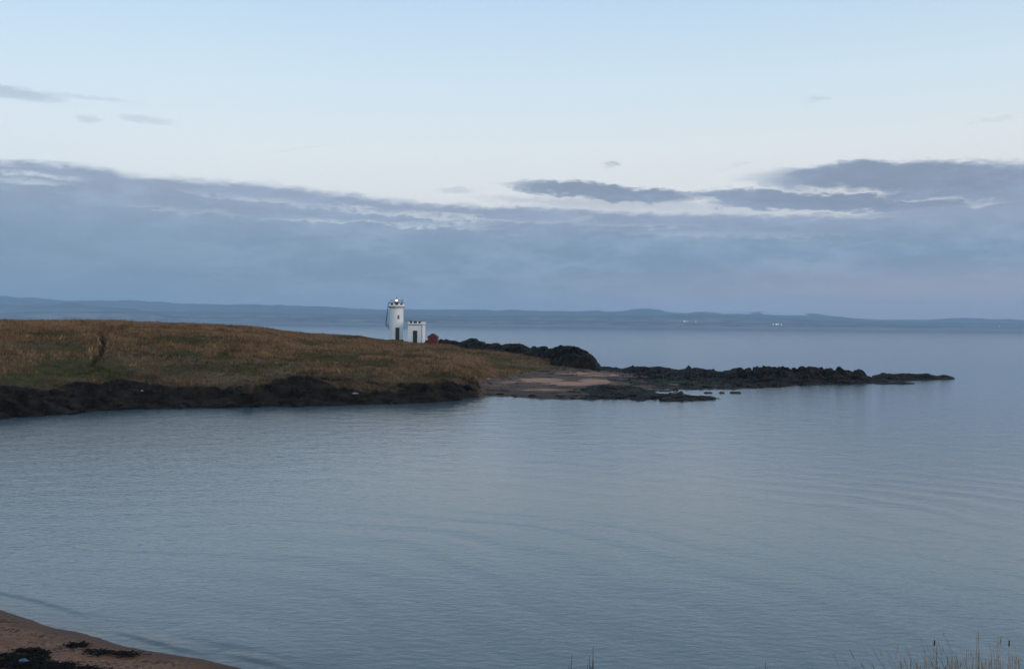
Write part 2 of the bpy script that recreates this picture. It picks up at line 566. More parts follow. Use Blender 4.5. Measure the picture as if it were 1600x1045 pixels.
for p in PXS:
    w, lst, back = COLS[p]
    d0 = dwater(p, w)
    pts = [(-8, -1.6), (0, 0.0)]
    for (y, D) in lst:
        pts.append((D - d0, zat(p, y, D)))
    zl = pts[-1][1]
    sl = pts[-1][0]
    sb = back - d0
    slope = (zl - CAMZ) / (d0 + sl)
    for f_, k_f in ((0.12, .99), (0.35, .93), (0.75, .62)):
        s_f = sl + (sb - sl) * f_
        pts.append((s_f, min(zl * k_f, CAMZ + slope * (d0 + s_f) - .55 * min(1, f_ * 5))))
    pts += [(sb, -0.5), (340, -3)]
    prof.append(smooth_interp(SG, pts))
prof = np.array(prof)


def shoreline(px):
    return smooth_interp(px, list(zip(PXS, WD)))


def base_height(px, s):
    """px, s arrays of same shape"""
    px = np.clip(px, PXS[0], PXS[-1] - 1e-6)
    i = np.clip(np.searchsorted(PXS, px, side='right') - 1, 0, len(PXS) - 2)
    t = (px - PXS[i]) / (PXS[i + 1] - PXS[i])
    t = t * t * (3 - 2 * t) * 0.5 + t * 0.5
    j = np.clip(np.searchsorted(SG, s) - 1, 0, len(SG) - 2)
    v = np.clip((s - SG[j]) / (SG[j + 1] - SG[j]), 0, 1)
    a = prof[i, j] * (1 - v) + prof[i, j + 1] * v
    c = prof[i + 1, j] * (1 - v) + prof[i + 1, j + 1] * v
    return a * (1 - t) + c * t


ROCKW = [(-900, 8), (0, 5.6), (60, 6.5), (100, 4.8), (160, 5.5), (200, 9.5), (240, 9), (270, 7.5), (300, 5.2), (350, 4.6), (400, 5.2), (430, 7.5), (480, 8.5),
         (520, 7.5), (560, 5.0), (600, 5.5), (650, 6.0), (690, 8.5), (735, 8), (748, 4.5), (760, 0), (2000, 0)]
GRASSL = [(-900, 0), (738, 0), (750, 9), (765, 26), (800, 45), (850, 66), (875, 70), (892, 76), (900, 300), (2000, 300)]


def locate(px, py):
    s = np.arange(0.0, 230, 0.25)
    u = (px - 800) / F
    D = shoreline(np.array([px]))[0] + s
    z = base_height(np.full(s.shape, float(px)), s)
    X = u * D
    _, yy = project(X, D, z)
    k = np.argmax(yy <= py)
    return Vector((X[k], D[k], z[k]))


pxs = np.arange(-700, 1062, 1.5)
s_near = np.arange(-5, 62, 0.33)
s_far = [62.0]
while s_far[-1] < 320:
    s_far.append(s_far[-1] + 0.45 + (s_far[-1] - 62) * 0.012)
ss = np.concatenate([s_near, np.array(s_far)])
P, S = np.meshgrid(pxs, ss)
D0 = shoreline(P)
Dd = D0 + S
X = (P - 800) / F * Dd
Y = Dd
Z = base_height(P, S)
rw = interp(P, ROCKW)
gl = interp(P, GRASSL)
wob = fbm(X / 7, Y / 4, 3, 5) * 13
rockf = np.where(rw > 0.2, 1 - sm(-2.2, 2.6, S - rw - wob * 0.62), 0) * sm(0, 3, rw)
sandf = sm(742, 762, P + fbm(X / 5, Y / 5, 21) * 14) * (1 - sm(-2.5, 2.0, S - gl + wob * 0.5))
rockf = rockf * (1 - sandf)
land = sm(0, 1.5, S)
backf = sm(0.0, 1.2, Z)
grassf = (1 - rockf) * (1 - sandf)
# the grass shelf is undercut into a low bank above the rocks
bank = sm(-1.0, 1.6, S - rw - wob * 0.55) * (rw > 0.5)
Zn = (fbm(X / 14, Y / 14, 5, 5) * 0.9 + fbm(X / 3.0, Y / 3.0, 8, 4) * 0.75) * grassf * sm(0, 10, S) * np.where(Dd > 190, 0.4, 1.0) - .22 * sm(20, 60, S) * grassf
Zr = (rocknoise(X * .62, Y * 1.15, 13) * 1.1 + fbm(X / 7, Y / 5, 15, 3) * 1.3) * rockf * (0.3 + 0.5 * sm(-0.5, 5, S))
Zs = (rocknoise(X * 0.8, Y * 0.6, 17) * 0.30 + fbm(X / 7, Y / 3, 4) * 0.22) * sandf
# keep the tops of the ridge true to the skyline
Z = Z + Zn * 0.8 + Zr + Zs + 0 + bank * 0.35 * sm(0, 4, S) * (1 - sm(10, 40, S - rw))
# back coast: rocky too
Z = np.where((sandf > .3) & (S > 4) & (P < 985) & (Dd < 203), np.maximum(Z, .10 + .1 * fbm(X, Y, 77, 2)), Z)
ipx, ipy = project(X, Y, Z)

# gully / trodden track down the slope, pale path, green blobs (placed once, in world space)
def poly_dist(pts):
    d = np.full(X.shape, 1e9)
    for a, c in zip(pts[:-1], pts[1:]):
        ab = np.array([c.x - a.x, c.y - a.y]); L = (ab ** 2).sum()
        t = np.clip(((X - a.x) * ab[0] + (Y - a.y) * ab[1]) / L, 0, 1)
        d = np.minimum(d, np.hypot(X - a.x - t * ab[0], Y - a.y - t * ab[1]))
    return d


gul = poly_dist([locate(*p) for p in ((151, 517), (157, 522), (160, 532), (161, 545), (156, 556), (149, 566), (142, 576))])
gul = gul + fbm(X / 1.5, Y / 1.5, 31, 3) * 0.5
gully = 1 - sm(0.10, 0.70, gul)
gul2 = poly_dist([locate(*p) for p in ((58, 520), (57, 532), (60, 548), (66, 560), (70, 572))]) + fbm(X / 1.5, Y / 1.5, 32, 3) * 1.4
gully2 = (1 - sm(0.2, 1.4, gul2)) * 0.35
Z = Z - gully * 0.55 - gully2 * 0.3
path = poly_dist([locate(*p) for p in ((325, 511), (345, 513), (365, 516.5), (385, 521), (410, 529), (450, 537), (500, 546))])
pale = (1 - sm(0.3, 1.6, path + fbm(X / 2, Y / 2, 33, 3) * 1.5)) * 0.8
for (gx, gy, grx, gry, st) in ((830, 569, 60, 6, .9), (720, 563, 60, 8, .75), (690, 552, 60, 5, .6), (600, 546, 70, 6, .5), (450, 528, 60, 6, .45), (250, 507, 260, 5, .45), (760, 583, 30, 6, .5), (640, 580, 60, 5, .3), (350, 593, 40, 5, .3)):
    q = ((ipx - gx) / grx) ** 2 + ((ipy - gy) / gry) ** 2
    pale = np.maximum(pale, st * np.exp(-q) * np.clip(.75 + fbm(X / 5, Y / 5, 34, 4) * 1.4, .1, 1))
green = np.zeros(X.shape)
for (gx, gy, grx, gry, st) in ((90, 525, 40, 5, .7), (110, 578, 60, 10, .8), (170, 583, 30, 10, .6), (30, 590, 60, 12, .5), (250, 531, 60, 7, .6),
                               (290, 553, 45, 5, .5), (350, 555, 20, 8, .6), (432, 542, 6, 9, 1.0), (400, 575, 40, 10, .5), (520, 561, 70, 6, .9),
                               (600, 566, 50, 6, .8), (640, 560, 16, 8, 1.0), (690, 585, 40, 8, .8), (540, 531, 22, 6, .9), (580, 530, 30, 4, .6), (700, 547, 30, 5, 1.0),
                               (735, 546, 40, 4, .9), (780, 563, 30, 4, .9), (800, 572, 26, 4, 1.0), (850, 577, 20, 7, .4), (760, 540, 60, 4, .9),
                               (300, 574, 60, 6, .4), (480, 538, 20, 5, .5)):
    q = ((ipx - gx) / grx) ** 2 + ((ipy - gy) / gry) ** 2
    green = np.maximum(green, st * np.exp(-q * 0.9))
# tawny top and lower skirts stay dry
dry = np.clip(1 - np.abs(ipy - (520 - 0.012 * (ipx - 200))) / 10, 0, 1) * (ipx < 420) * 0
green = green + 0.25 * sm(523, 532, ipy) * sm(420, 300, ipx) - 0.55 * sm(521, 514, ipy) * sm(560, 400, ipx)
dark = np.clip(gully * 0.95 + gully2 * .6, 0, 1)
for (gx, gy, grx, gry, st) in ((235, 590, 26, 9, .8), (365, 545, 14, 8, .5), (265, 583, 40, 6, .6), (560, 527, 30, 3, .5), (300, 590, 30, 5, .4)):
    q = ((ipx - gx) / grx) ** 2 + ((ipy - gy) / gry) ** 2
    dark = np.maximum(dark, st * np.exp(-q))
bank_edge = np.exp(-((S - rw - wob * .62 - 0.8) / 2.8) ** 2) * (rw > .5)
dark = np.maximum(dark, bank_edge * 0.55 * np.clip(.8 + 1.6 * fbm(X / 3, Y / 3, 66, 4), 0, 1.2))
pink = np.zeros(X.shape)
for (gx, gy, grx, gry, st) in ((845, 594, 40, 4.5, 1), (890, 599, 45, 4, 1), (930, 596, 30, 5, 1), (800, 597, 30, 3, .6), (905, 583, 50, 2.5, .8), (850, 609, 50, 3, .6), (955, 586, 50, 2, .9), (780, 602, 30, 4, .4)):
    q = ((ipx - gx) / grx) ** 2 + ((ipy - gy) / gry) ** 2
    pink = np.maximum(pink, st * np.exp(-q))
wetf = (1 - sm(2, 16, S + fbm(X / 6, Y / 3, 44) * 12))
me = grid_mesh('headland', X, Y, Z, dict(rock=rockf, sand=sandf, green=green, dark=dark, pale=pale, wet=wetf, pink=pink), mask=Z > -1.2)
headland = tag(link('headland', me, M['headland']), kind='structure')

# dry grass over the slopes: one mass nobody could count
gm = (grassf > 0.12) & (S > 2.2) & (Z > 0.4) & (P > -150) & (P < 900)
# sample by screen-ish density
idx = np.flatnonzero(gm.ravel())
cell = (np.gradient(X, axis=1) * np.gradient(Y, axis=0)).ravel()[idx]
wgt = cell * np.where(Dd.ravel()[idx] > 200, 0.45, 1.0) * np.where(S.ravel()[idx] > 230, 0.0, 1.0)
vis = ipy.ravel()[idx]
wgt = np.where(Dd.ravel()[idx] > 300, wgt * .05, wgt) * (.25 + .75 * sm(.1, .8, grassf.ravel()[idx]))
wgt = wgt * (1 - .9 * gully.ravel()[idx])
rkv = rockf.ravel()
NT_ = 95000
pick = rng.choice(idx, NT_, p=wgt / wgt.sum())
jx = rng.uniform(-.35, .35, NT_); jy = rng.uniform(-.3, .3, NT_)
bx = X.ravel()[pick] + jx; by = Y.ravel()[pick] + jy; bz = Z.ravel()[pick]
gfac = green.ravel()[pick] + (fbm(bx / 10, by / 16, 61, 5) * 2.9) - .01 + rng.normal(0, .12, NT_)
dkf = dark.ravel()[pick]; plf = pale.ravel()[pick]
size = (0.22 + 0.5 * np.clip(fbm(bx / 5, by / 5, 71, 3) + .5, 0, 1)) * rng.uniform(.6, 1.3, NT_) * np.where(gfac > .3, .62, 1) * (1 - .5 * dkf)
tw = np.array([0.155, 0.088, 0.042]); tw2 = np.array([0.275, 0.165, 0.088]); gr1 = np.array([0.064, 0.057, 0.022])
mixv = np.clip(rng.normal(.4, .3, NT_) + fbm(bx / 4, by / 4, 81, 3), 0, 1)[:, None]
colr = tw * (1 - mixv) + tw2 * mixv
gq = np.clip((gfac - .1) / .5, 0, .82)[:, None]
colr = colr * (1 - gq) + gr1 * rng.uniform(.7, 1.4, (NT_, 1)) * gq
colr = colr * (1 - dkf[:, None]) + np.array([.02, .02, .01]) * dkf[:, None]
colr = colr * (1 - plf[:, None] * .5) + np.array([.36, .225, .14]) * plf[:, None] * .5
colr = colr * (1 - .42 * sm(.04, .26, fbm(bx / 2.6, by / 3.5, 101, 4)))[:, None] * (1 + .15 * sm(.05, .25, fbm(bx / 3.5, by / 5, 102, 4)))[:, None]
rq = sm(.15, .7, rkv[pick])[:, None]
colr = colr * (1 - rq) + np.array([.040, .029, .016]) * rq
size = size * (1 - .35 * rq[:, 0])
size = size * np.where(rng.random(NT_) < .06, 1.35, 1.0)
NB = 3
Vs, Cs = [], []
for k in range(NB):
    a = rng.uniform(0, math.pi, NT_); wdt = size * rng.uniform(.14, .26, NT_)
    ox = rng.normal(0, .12, NT_); oy = rng.normal(0, .12, NT_)
    lean = rng.normal(0.10, .28, (NT_, 2)) * size[:, None]
    p0 = np.stack([bx + ox - np.cos(a) * wdt, by + oy - np.sin(a) * wdt, bz - .06], -1)
    p1 = np.stack([bx + ox + np.cos(a) * wdt, by + oy + np.sin(a) * wdt, bz - .06], -1)
    p2 = np.stack([bx + ox + lean[:, 0], by + oy + lean[:, 1], bz + size * rng.uniform(.7, 1.1, NT_)], -1)
    Vs.append(np.stack([p0, p1, p2], 1))
    cc = np.concatenate([colr * rng.uniform(.8, 1.2, (NT_, 1)), np.ones((NT_, 1))], 1)
    Cs.append(np.repeat(cc[:, None], 3, 1))
V = np.concatenate(Vs).reshape(-1, 3); Cc = np.concatenate(Cs).reshape(-1, 4)
me = tri_mesh('dry_grass', V, np.arange(len(V)).reshape(-1, 3), Cc)
tag(link('dry_grass', me, M['tuft']), 'tawny and green rough grass covering the headland slope', 'grass', kind='stuff')


# ------------------------------------------------------------------ rock masses
def rock_mass(name, top, Dcrest, Dfront, Dback, label, cat='rock', amp=0.8, seed=1, group=None, front=None, step=0.9,
              weed=None, sandb=None, mat='rock', nt_=70, fine=1.0):
    p0, p1 = top[0][0], top[-1][0]
    px = np.arange(p0, p1 + 1e-6, step)
    t = np.concatenate([np.linspace(-.25, 0, 6)[:-1], np.linspace(0, 1, nt_), np.linspace(1, 2, 30)[1:]])
    Pp, T = np.meshgrid(px, t)
    dc = interp(Pp, Dcrest); df = interp(Pp, Dfront); db = interp(Pp, Dback)
    Dq = np.where(T <= 1, df + (dc - df) * T, dc + (db - dc) * (T - 1))
    yt = interp(px, top)
    zc = np.array([zat(a, y, d) for a, y, d in zip(px, yt, interp(px, Dcrest))])[None, :]
    fr = front or [(-.25, -.9), (0, -0.03), (.08, .22), (.35, .42), (.7, .7), (.93, .97), (1, 1.0), (1.25, .85), (1.6, .4), (2, -.5)]
    sh = smooth_interp(T, fr)
    Xq = (Pp - 800) / F * Dq
    n = rocknoise(Xq * fine, Dq * fine, seed) / fine
    near_crest = np.exp(-((T - 1) / .10) ** 2)
    Zq = np.where(sh > 0, sh * zc, sh * 1.6) + n * amp * np.clip(zc * 0.35 + .25, .2, 1.0) * (0.2 + 0.8 * np.clip(sh * 2.2, 0, 1)) * (1 - 0.25 * near_crest)
    end = np.minimum(sm(p0 - .01, p0 + 4, Pp), sm(p1 + .01, p1 - 4, Pp))
    Zq = Zq * (0.3 + .7 * end) - (1 - end) * 0.25
    ipx_, ipy_ = project(Xq, Dq, Zq)
    wd = np.zeros(Xq.shape); sn_ = np.zeros(Xq.shape)
    for lst, arr in ((weed, wd), (sandb, sn_)):
        for (gx, gy, rx, ry) in lst or []:
            arr[:] = np.maximum(arr, np.exp(-(((ipx_ - gx) / rx) ** 2 + ((ipy_ - gy) / ry) ** 2)))
    me_ = grid_mesh(name, Xq, Dq, Zq, dict(weed=wd, sand=sn_), smooth=False, mask=Zq > -0.8)
    return tag(link(name, me_, M[mat]), label, cat, group)


BLUFF = [(-.25, .0), (0, .12), (.08, .50), (.2, .74), (.5, .86), (.8, .97), (1, 1.0), (1.4, .85), (1.8, .3), (2, -.1)]
CR = 'rocks along the seaward edge of the headland'
rock_mass('rock_ridge', [(652, 537), (658, 534), (666, 533.5), (680, 533), (690, 532), (700, 530.5), (707, 532), (713, 534.5), (722, 533), (730, 530.5), (737, 529.5), (745, 531), (751, 534.5), (758, 538), (764, 541)],
          [(652, 306), (684, 300), (764, 272)], [(652, 303), (684, 294), (764, 264)], [(652, 320), (684, 318), (764, 300)],
          'dark low rock ridge on the skyline just right of the red shed', 'rock', seed=2, group=CR, front=BLUFF, step=.6, amp=.9, nt_=30)
rock_mass('rock_ridge', [(756, 541), (762, 538), (778, 538), (785, 541), (789, 540), (796, 539), (812, 539), (822, 542), (828, 545.5), (836, 549)],
          [(756, 272), (836, 254)], [(756, 262), (836, 243)], [(756, 298), (836, 285)],
          'dark flat-topped rock ridge in the middle of the seaward rocks', 'rock', seed=3, group=CR, front=BLUFF, step=.6, amp=.9, nt_=30)
rock_mass('rock_ridge', [(815, 552), (826, 546), (835, 543.5), (848, 543.5), (858, 545.5), (868, 546.5), (880, 552)],
          [(815, 250), (880, 238)], [(815, 236), (880, 224)], [(815, 275), (880, 262)],
          'dark rounded rock ridge touching the left side of the tall bluff', 'rock', seed=4, group=CR, front=BLUFF, step=.6, amp=.9, nt_=30)
rock_mass('rock_bluff', [(858, 557), (862, 549), (868, 545), (874, 545.5), (880, 543.5), (890, 544.5), (898, 543.5), (905, 546), (911, 549), (917, 551.5), (923, 555), (927, 559), (928.5, 562), (931.5, 563.5), (933, 568), (936, 573.5), (941, 577)],
          [(858, 232), (900, 224), (941, 214)], [(858, 212), (900, 202), (941, 200)], [(858, 256), (941, 238)],
          'tall dark rock bluff at the right end of the headland above the sand', 'rock', seed=5, group=CR, front=BLUFF, step=.5, amp=1.4)
rock_mass('rock_reef', [(925, 577), (934, 574), (944, 575), (955, 577), (966, 577.5), (972, 579), (980, 577), (986, 574.5), (995, 574.5), (1003, 576), (1012, 575), (1024, 575.5), (1040, 576.5),
                        (1056, 579.5), (1064, 580), (1069, 578.5), (1073, 576.5), (1078, 573), (1082, 576.5), (1090, 578), (1105, 580), (1120, 582), (1135, 582), (1146, 580), (1150, 578.5),
                        (1158, 577), (1164, 579.5), (1170, 576.5), (1176, 578.5), (1184, 575), (1192, 574.2), (1203, 575.5), (1212, 574), (1222, 574.5), (1232, 576), (1240, 580),
                        (1246, 581), (1255, 577), (1266, 576.5), (1280, 576.5), (1290, 578.5), (1300, 577.5), (1308, 576.5), (1318, 579), (1328, 581.5), (1334, 584), (1341, 582.5), (1348, 584), (1356, 589), (1366, 593), (1382, 592), (1392, 597)],
          [(925, 210), (1000, 200), (1100, 190), (1200, 181), (1300, 180), (1392, 176)],
          [(925, 192), (960, 158), (1000, 152), (1060, dwater(1060, 611)), (1150, dwater(1150, 608.5)), (1200, dwater(1200, 606)), (1270, dwater(1270, 601.5)), (1340, dwater(1340, 600)), (1392, dwater(1392, 598.5))],
          [(925, 225), (1100, 206), (1200, 196), (1300, 192), (1392, 184)],
          'long dark tidal rock reef running out to sea from the bluff', 'reef', seed=6, group='tidal rocks off the headland', mat='reef',
          front=[(-.25, -.9), (0, -.03), (.05, .12), (.35, .22), (.62, .40), (.86, .86), (.95, .98), (1, 1), (1.3, .8), (1.6, .3), (2, -.6)], amp=1.7, fine=1.25,
          weed=[(985, 598, 45, 6), (1050, 598, 50, 4), (940, 605, 30, 5), (1110, 600, 40, 4)], sandb=[(960, 584.5, 42, 1.6), (990, 588.5, 30, 1.3), (935, 588, 20, 3)])
rock_mass('rock_reef', [(872, 617), (885, 613), (898, 611), (905, 612), (925, 607), (940, 607), (950, 605), (975, 607), (990, 606), (1000, 607), (1012, 612), (1030, 615.5), (1040, 617), (1056, 617.5),
                        (1061, 616), (1064, 613.5), (1067, 614), (1070, 618), (1085, 619), (1098, 619), (1112, 621.5), (1130, 622.8)],
          [(872, 140), (1000, 143), (1040, 133), (1130, 130)],
          [(872, dwater(872, 622)), (905, dwater(905, 624.5)), (960, dwater(960, 623)), (985, dwater(985, 624)), (1000, dwater(1000, 627)), (1060, dwater(1060, 627)), (1130, dwater(1130, 624))],
          [(872, 152), (960, 160), (1010, 150), (1040, 139), (1130, 134)],
          'low dark weedy reef at the water\'s edge in front of the sand platform', 'reef', seed=7, group='tidal rocks off the headland', mat='reef',
          front=[(-.25, -.8), (0, 0), (.06, .35), (.4, .55), (.8, .95), (1, 1), (1.4, .7), (2, -.3)], amp=1.3, fine=1.3,
          weed=[(985, 610, 40, 4), (1020, 608, 30, 3)], nt_=40, step=.7)
rock_mass('rock_islet', [(1360, 594), (1368, 588), (1374, 586), (1381, 583), (1386, 585.5), (1396, 585), (1408, 585.5), (1420, 585), (1432, 586), (1446, 584.3), (1456, 586.5), (1464, 588.5), (1474, 587.5), (1484, 589), (1496, 593)],
          [(1360, 186), (1496, 188)], [(1360, dwater(1360, 597)), (1430, dwater(1430, 594.5)), (1496, dwater(1496, 592.6))], [(1360, 200), (1496, 196)],
          'long thin dark rock islet beyond the seaward tip of the reef', 'rock', seed=8, group='tidal rocks off the headland', amp=1.0, fine=1.3, nt_=36, step=.6)
rock_mass('rock_islet', [(1364, 598.6), (1378, 596.3), (1396, 597), (1405, 595.6), (1412, 595.5), (1420, 597.3), (1434, 599)],
          [(1364, 170), (1434, 171)], [(1364, 167.5), (1434, 168)], [(1364, 174), (1434, 173.5)],
          'flat thin rock shelf just awash at the foot of the reef tip', 'rock', seed=9, group='tidal rocks off the headland', amp=.35, nt_=16, step=.6)
for pts_, lab, sd in (([(1098, 613.5), (1104, 611.8), (1110, 612), (1117, 613.7)], 'smallest left-hand dark rock showing above water beside the reef', 21),
                      ([(1122, 613.5), (1127, 612.2), (1131, 612.6), (1136, 613.8)], 'small pointed dark rock between two others in the reef inlet', 22),
                      ([(1139, 612.5), (1143, 611.3), (1150, 611.7), (1157, 611.8), (1162, 613.9)], 'widest and rightmost of the small rocks standing in water off the reef', 23)):
    a, z_ = pts_[0][0], pts_[-1][0]
    dw = dwater(a, 614.8)
    rock_mass('rock', pts_, [(a, dw + 1.2), (z_, dw + 1.2)], [(a, dw), (z_, dw)], [(a, dw + 3.2), (z_, dw + 3.2)],
              lab, 'rock', seed=sd, group='small rocks in the reef inlet', amp=.25, nt_=12, step=.5)

# loose boulders
def boulder_mesh(seed):
    r = random.Random(seed)
    bm = bmesh.new()
    bmesh.ops.create_icosphere(bm, subdivisions=3, radius=1.0)
    planes = [(Vector((r.uniform(-1, 1), r.uniform(-1, 1), r.uniform(-.4, 1))).normalized(), r.uniform(.5, .85)) for _ in range(9)]
    for v_ in bm.verts:
        for nrm, dd in planes:
            q = v_.co.dot(nrm) - dd
            if q > 0:
                v_.co -= nrm * q * .9
        v_.co *= 1 + r.uniform(-.035, .035)
    for v_ in bm.verts:
        v_.co.z *= .75
    me_ = bpy.data.meshes.new('boulder')
    bm.to_mesh(me_); bm.free()
    me_.materials.append(M['rock'])
    return me_


bmeshes = [boulder_mesh(k) for k in range(7)]
BG = 'boulders along the near waterline of the headland'
for k in range(44):
    p = rng.uniform(-10, 752)
    s_v = rng.uniform(-.6, 5.5)
    D = shoreline(np.array([p]))[0] + s_v
    zb = max(-0.1, base_height(np.array([p]), np.array([s_v]))[0])
    r_ = float(np.clip(rng.lognormal(-.75, .4), .28, .95))
    o = bpy.data.objects.new('boulder', bmeshes[k % 7]); COL.objects.link(o)
    o.location = ((p - 800) / F * D, D, zb + r_ * .2)
    o.scale = (r_ * rng.uniform(.9, 1.5), r_, r_ * rng.uniform(.7, 1.1))
    o.rotation_euler = (rng.uniform(-.3, .3), rng.uniform(-.3, .3), rng.uniform(0, 6.28))
    tag(o, 'blackish boulder among the shore rocks below the grass slope', 'boulder', BG)
BG = 'stones at the edge of the sand platform'
for k in range(20):
    p = rng.uniform(775, 905)
    s_v = rng.uniform(-.3, 3.0)
    D = shoreline(np.array([p]))[0] + s_v
    r_ = float(rng.uniform(.16, .42))
    o = bpy.data.objects.new('stone', bmeshes[k % 7]); COL.objects.link(o)
    o.location = ((p - 800) / F * D, D, max(0, base_height(np.array([p]), np.array([s_v]))[0]) + r_ * .15)
    o.scale = (r_ * rng.uniform(1, 2.4), r_, r_ * rng.uniform(.6, .9))
    o.rotation_euler = (0, 0, rng.uniform(0, 6.28))
    tag(o, 'small dark stone at the water edge of the pinkish sand', 'stone', BG)

# pale things caught among the rocks
def pebble(name, px, py, sx, sy, sz, lab, mat, cat='stone', seed=3):
    p = locate(px, py)
    me_ = bmeshes[seed % 7].copy(); me_.materials.clear(); me_.materials.append(M[mat])
    o = bpy.data.objects.new(name, me_); COL.objects.link(o)
    o.location = p + Vector((0, -.9, .55)); o.scale = (sx, sy, sz)
    tag(o, lab, cat)
    return o


pebble('stone', 558, 621.5, .45, .25, .16, 'flat white stone low on the black shore rocks below the grass', 'pale')
pebble('stone', 227, 618, .16, .14, .14, 'small bright pale stone on the dark rocks near the left waterline', 'pale', seed=4)
pebble('stone', 764, 597, .35, .3, .26, 'whitish stone where the grass bank meets the sand platform', 'pale', seed=5)
pebble('boulder', 392, 614, .75, .5, 1.0, 'upright boulder covered in orange lichen above the waterline', 'orange', 'boulder', seed=2)


# ------------------------------------------------------------------ lighthouse tower
def px_m(D):
    return D / F


TD = 302.0
tb = at(619.2, 530.6, TD)
k_ = px_m(TD)
tower = empty('lighthouse_tower', tb, R(6.9))
tag(tower, 'round white lighthouse tower with dark green door and lit lamp on top', 'lighthouse')
rt = 2.16
ztop = 50.0 * k_          # band level
bm = bmesh.new()
lathe(bm, [(rt, -.2), (rt, ztop - 0.35), (rt + .10, ztop - .30), (rt + .26, ztop - .12), (rt + .26, ztop)], 48)
wall = bm_obj('tower_wall', bm, M['white'], tower, True)
bm = bmesh.new(); lathe(bm, [(rt + .06, -1.6), (rt + .06, .06)], 48)
box(bm, .9, 2.35, -2.75, -1.2, -1.9, -.12)
bm_obj('plinth', bm, M['black'], tower)
bm = bmesh.new(); arc_slab(bm, 1.5, rt + .40, 0, 2 * math.pi, ztop + .002, ztop + .26, 56)
bm_obj('string_course', bm, M['black'], tower)
zp = ztop + .26
bm = bmesh.new(); arc_slab(bm, rt - .02, rt + .30, 0, 2 * math.pi, zp + .002, zp + .52, 56)
par = bm_obj('parapet', bm, M['white'], tower)
bm = bmesh.new(); arc_slab(bm, rt - .30, rt - .05, 0, 2 * math.pi, zp + .004, zp + 1.16, 48)
bm_obj('inner_lining', bm, M['black'], tower)
bm = bmesh.new(); lathe(bm, [(rt - .31, zp), (rt - .31, zp + .3)], 40)
bm_obj('gallery_floor', bm, M['black'], tower)
for j in range(9):
    a = R(20 + 40 * j)
    bm = bmesh.new(); arc_slab(bm, rt - .02, rt + .30, a - R(7.5), a + R(7.5), zp + .524, zp + 1.08, 3)
    mo = bm_obj('merlon', bm, M['white'], par)
    bm = bmesh.new(); arc_slab(bm, rt - .045, rt + .33, a - R(8.5), a + R(8.5), zp + 1.084, zp + 1.24, 3)
    bm_obj('coping', bm, M['black'], par)
# door with frame
am = R(9.0); dw_ = .55 / rt
bm = bmesh.new(); arc_slab(bm, rt + .005, rt + .05, am - dw_, am + dw_, -.1, 3.72, 8)
door = bm_obj('door', bm, M['green'], tower)
bm = bmesh.new()
arc_slab(bm, rt + .004, rt + .07, am - dw_ - .035, am - dw_ - .002, -.1, 3.80, 2)
arc_slab(bm, rt + .004, rt + .07, am + dw_ + .002, am + dw_ + .035, -.1, 3.80, 2)
arc_slab(bm, rt + .004, rt + .07, am - dw_, am + dw_, 3.722, 3.82, 6)
bm_obj('door_frame', bm, M['black'], door)
bm = bmesh.new()
s, c = math.sin(am + dw_ * .7), -math.cos(am + dw_ * .7)
box(bm, (rt + .07) * s - .03, (rt + .07) * s + .03, (rt + .07) * c - .05, (rt + .07) * c + .05, 1.0, 1.2)
bm_obj('handle', bm, M['frame'], door)
# window
aw = R(16.5)
bm = bmesh.new(); arc_slab(bm, rt + .004, rt + .02, aw - .115, aw + .115, 6.55, 7.62, 4)
win = bm_obj('window', bm, M['glass'], tower)
bm = bmesh.new()
arc_slab(bm, rt + .003, rt + .045, aw - .155, aw - .117, 6.5, 7.68, 2)
arc_slab(bm, rt + .003, rt + .045, aw + .117, aw + .155, 6.5, 7.68, 2)
arc_slab(bm, rt + .003, rt + .045, aw - .115, aw + .115, 7.622, 7.68, 4)
arc_slab(bm, rt + .022, rt + .045, aw - .115, aw + .115, 7.05, 7.11, 4)
bm_obj('window_frame', bm, M['frame'], win)
bm = bmesh.new(); arc_slab(bm, rt + .003, rt + .10, aw - .17, aw + .17, 6.42, 6.498, 4)
bm_obj('sill', bm, M['frame'], win)
# lantern
lan = empty('lantern', (0, 0, 0)); lan.parent = tower
bm = bmesh.new(); lathe(bm, [(.72, zp + .3), (.72, zp + .9), (.55, zp + 1.1), (.50, zp + 1.55), (.58, zp + 1.58), (.58, zp + 1.66)], 24)
bm_obj('pedestal', bm, M['drum'], lan, False)
bm = bmesh.new(); lathe(bm, [(.24, zp + 1.661), (.32, zp + 1.78), (.35, zp + 1.98), (.32, zp + 2.18), (.24, zp + 2.30)], 24)
bm_obj('lamp', bm, M['lamp'], lan, True)
bm = bmesh.new(); lathe(bm, [(.32, zp + 2.301), (.30, zp + 2.40), (.16, zp + 2.58), (.07, zp + 2.75), (.05, zp + 3.1), (.01, zp + 3.35)], 20)
bm_obj('lamp_cap', bm, M['drum'], lan, False)
# railing
bm = bmesh.new()
for j in range(12):
    a = R(30 * j + 15)
    tube(bm, [((rt - .1) * math.sin(a), -(rt - .1) * math.cos(a), zp + .5), ((rt - .1) * math.sin(a), -(rt - .1) * math.cos(a), zp + 2.02)], .03, 5)
arc_slab(bm, rt - .14, rt - .06, 0, 2 * math.pi, zp + 1.99, zp + 2.05, 40)
arc_slab(bm, rt - .13, rt - .07, 0, 2 * math.pi, zp + 1.58, zp + 1.62, 40)
bm_obj('railing', bm, M['dark'], tower)
# whip aerial
bm = bmesh.new(); tube(bm, [(1.9, -.4, zp + 1.1), (1.9, -.4, zp + 3.1)], .035, 5)
bm_obj('aerial', bm, M['dark'], tower)
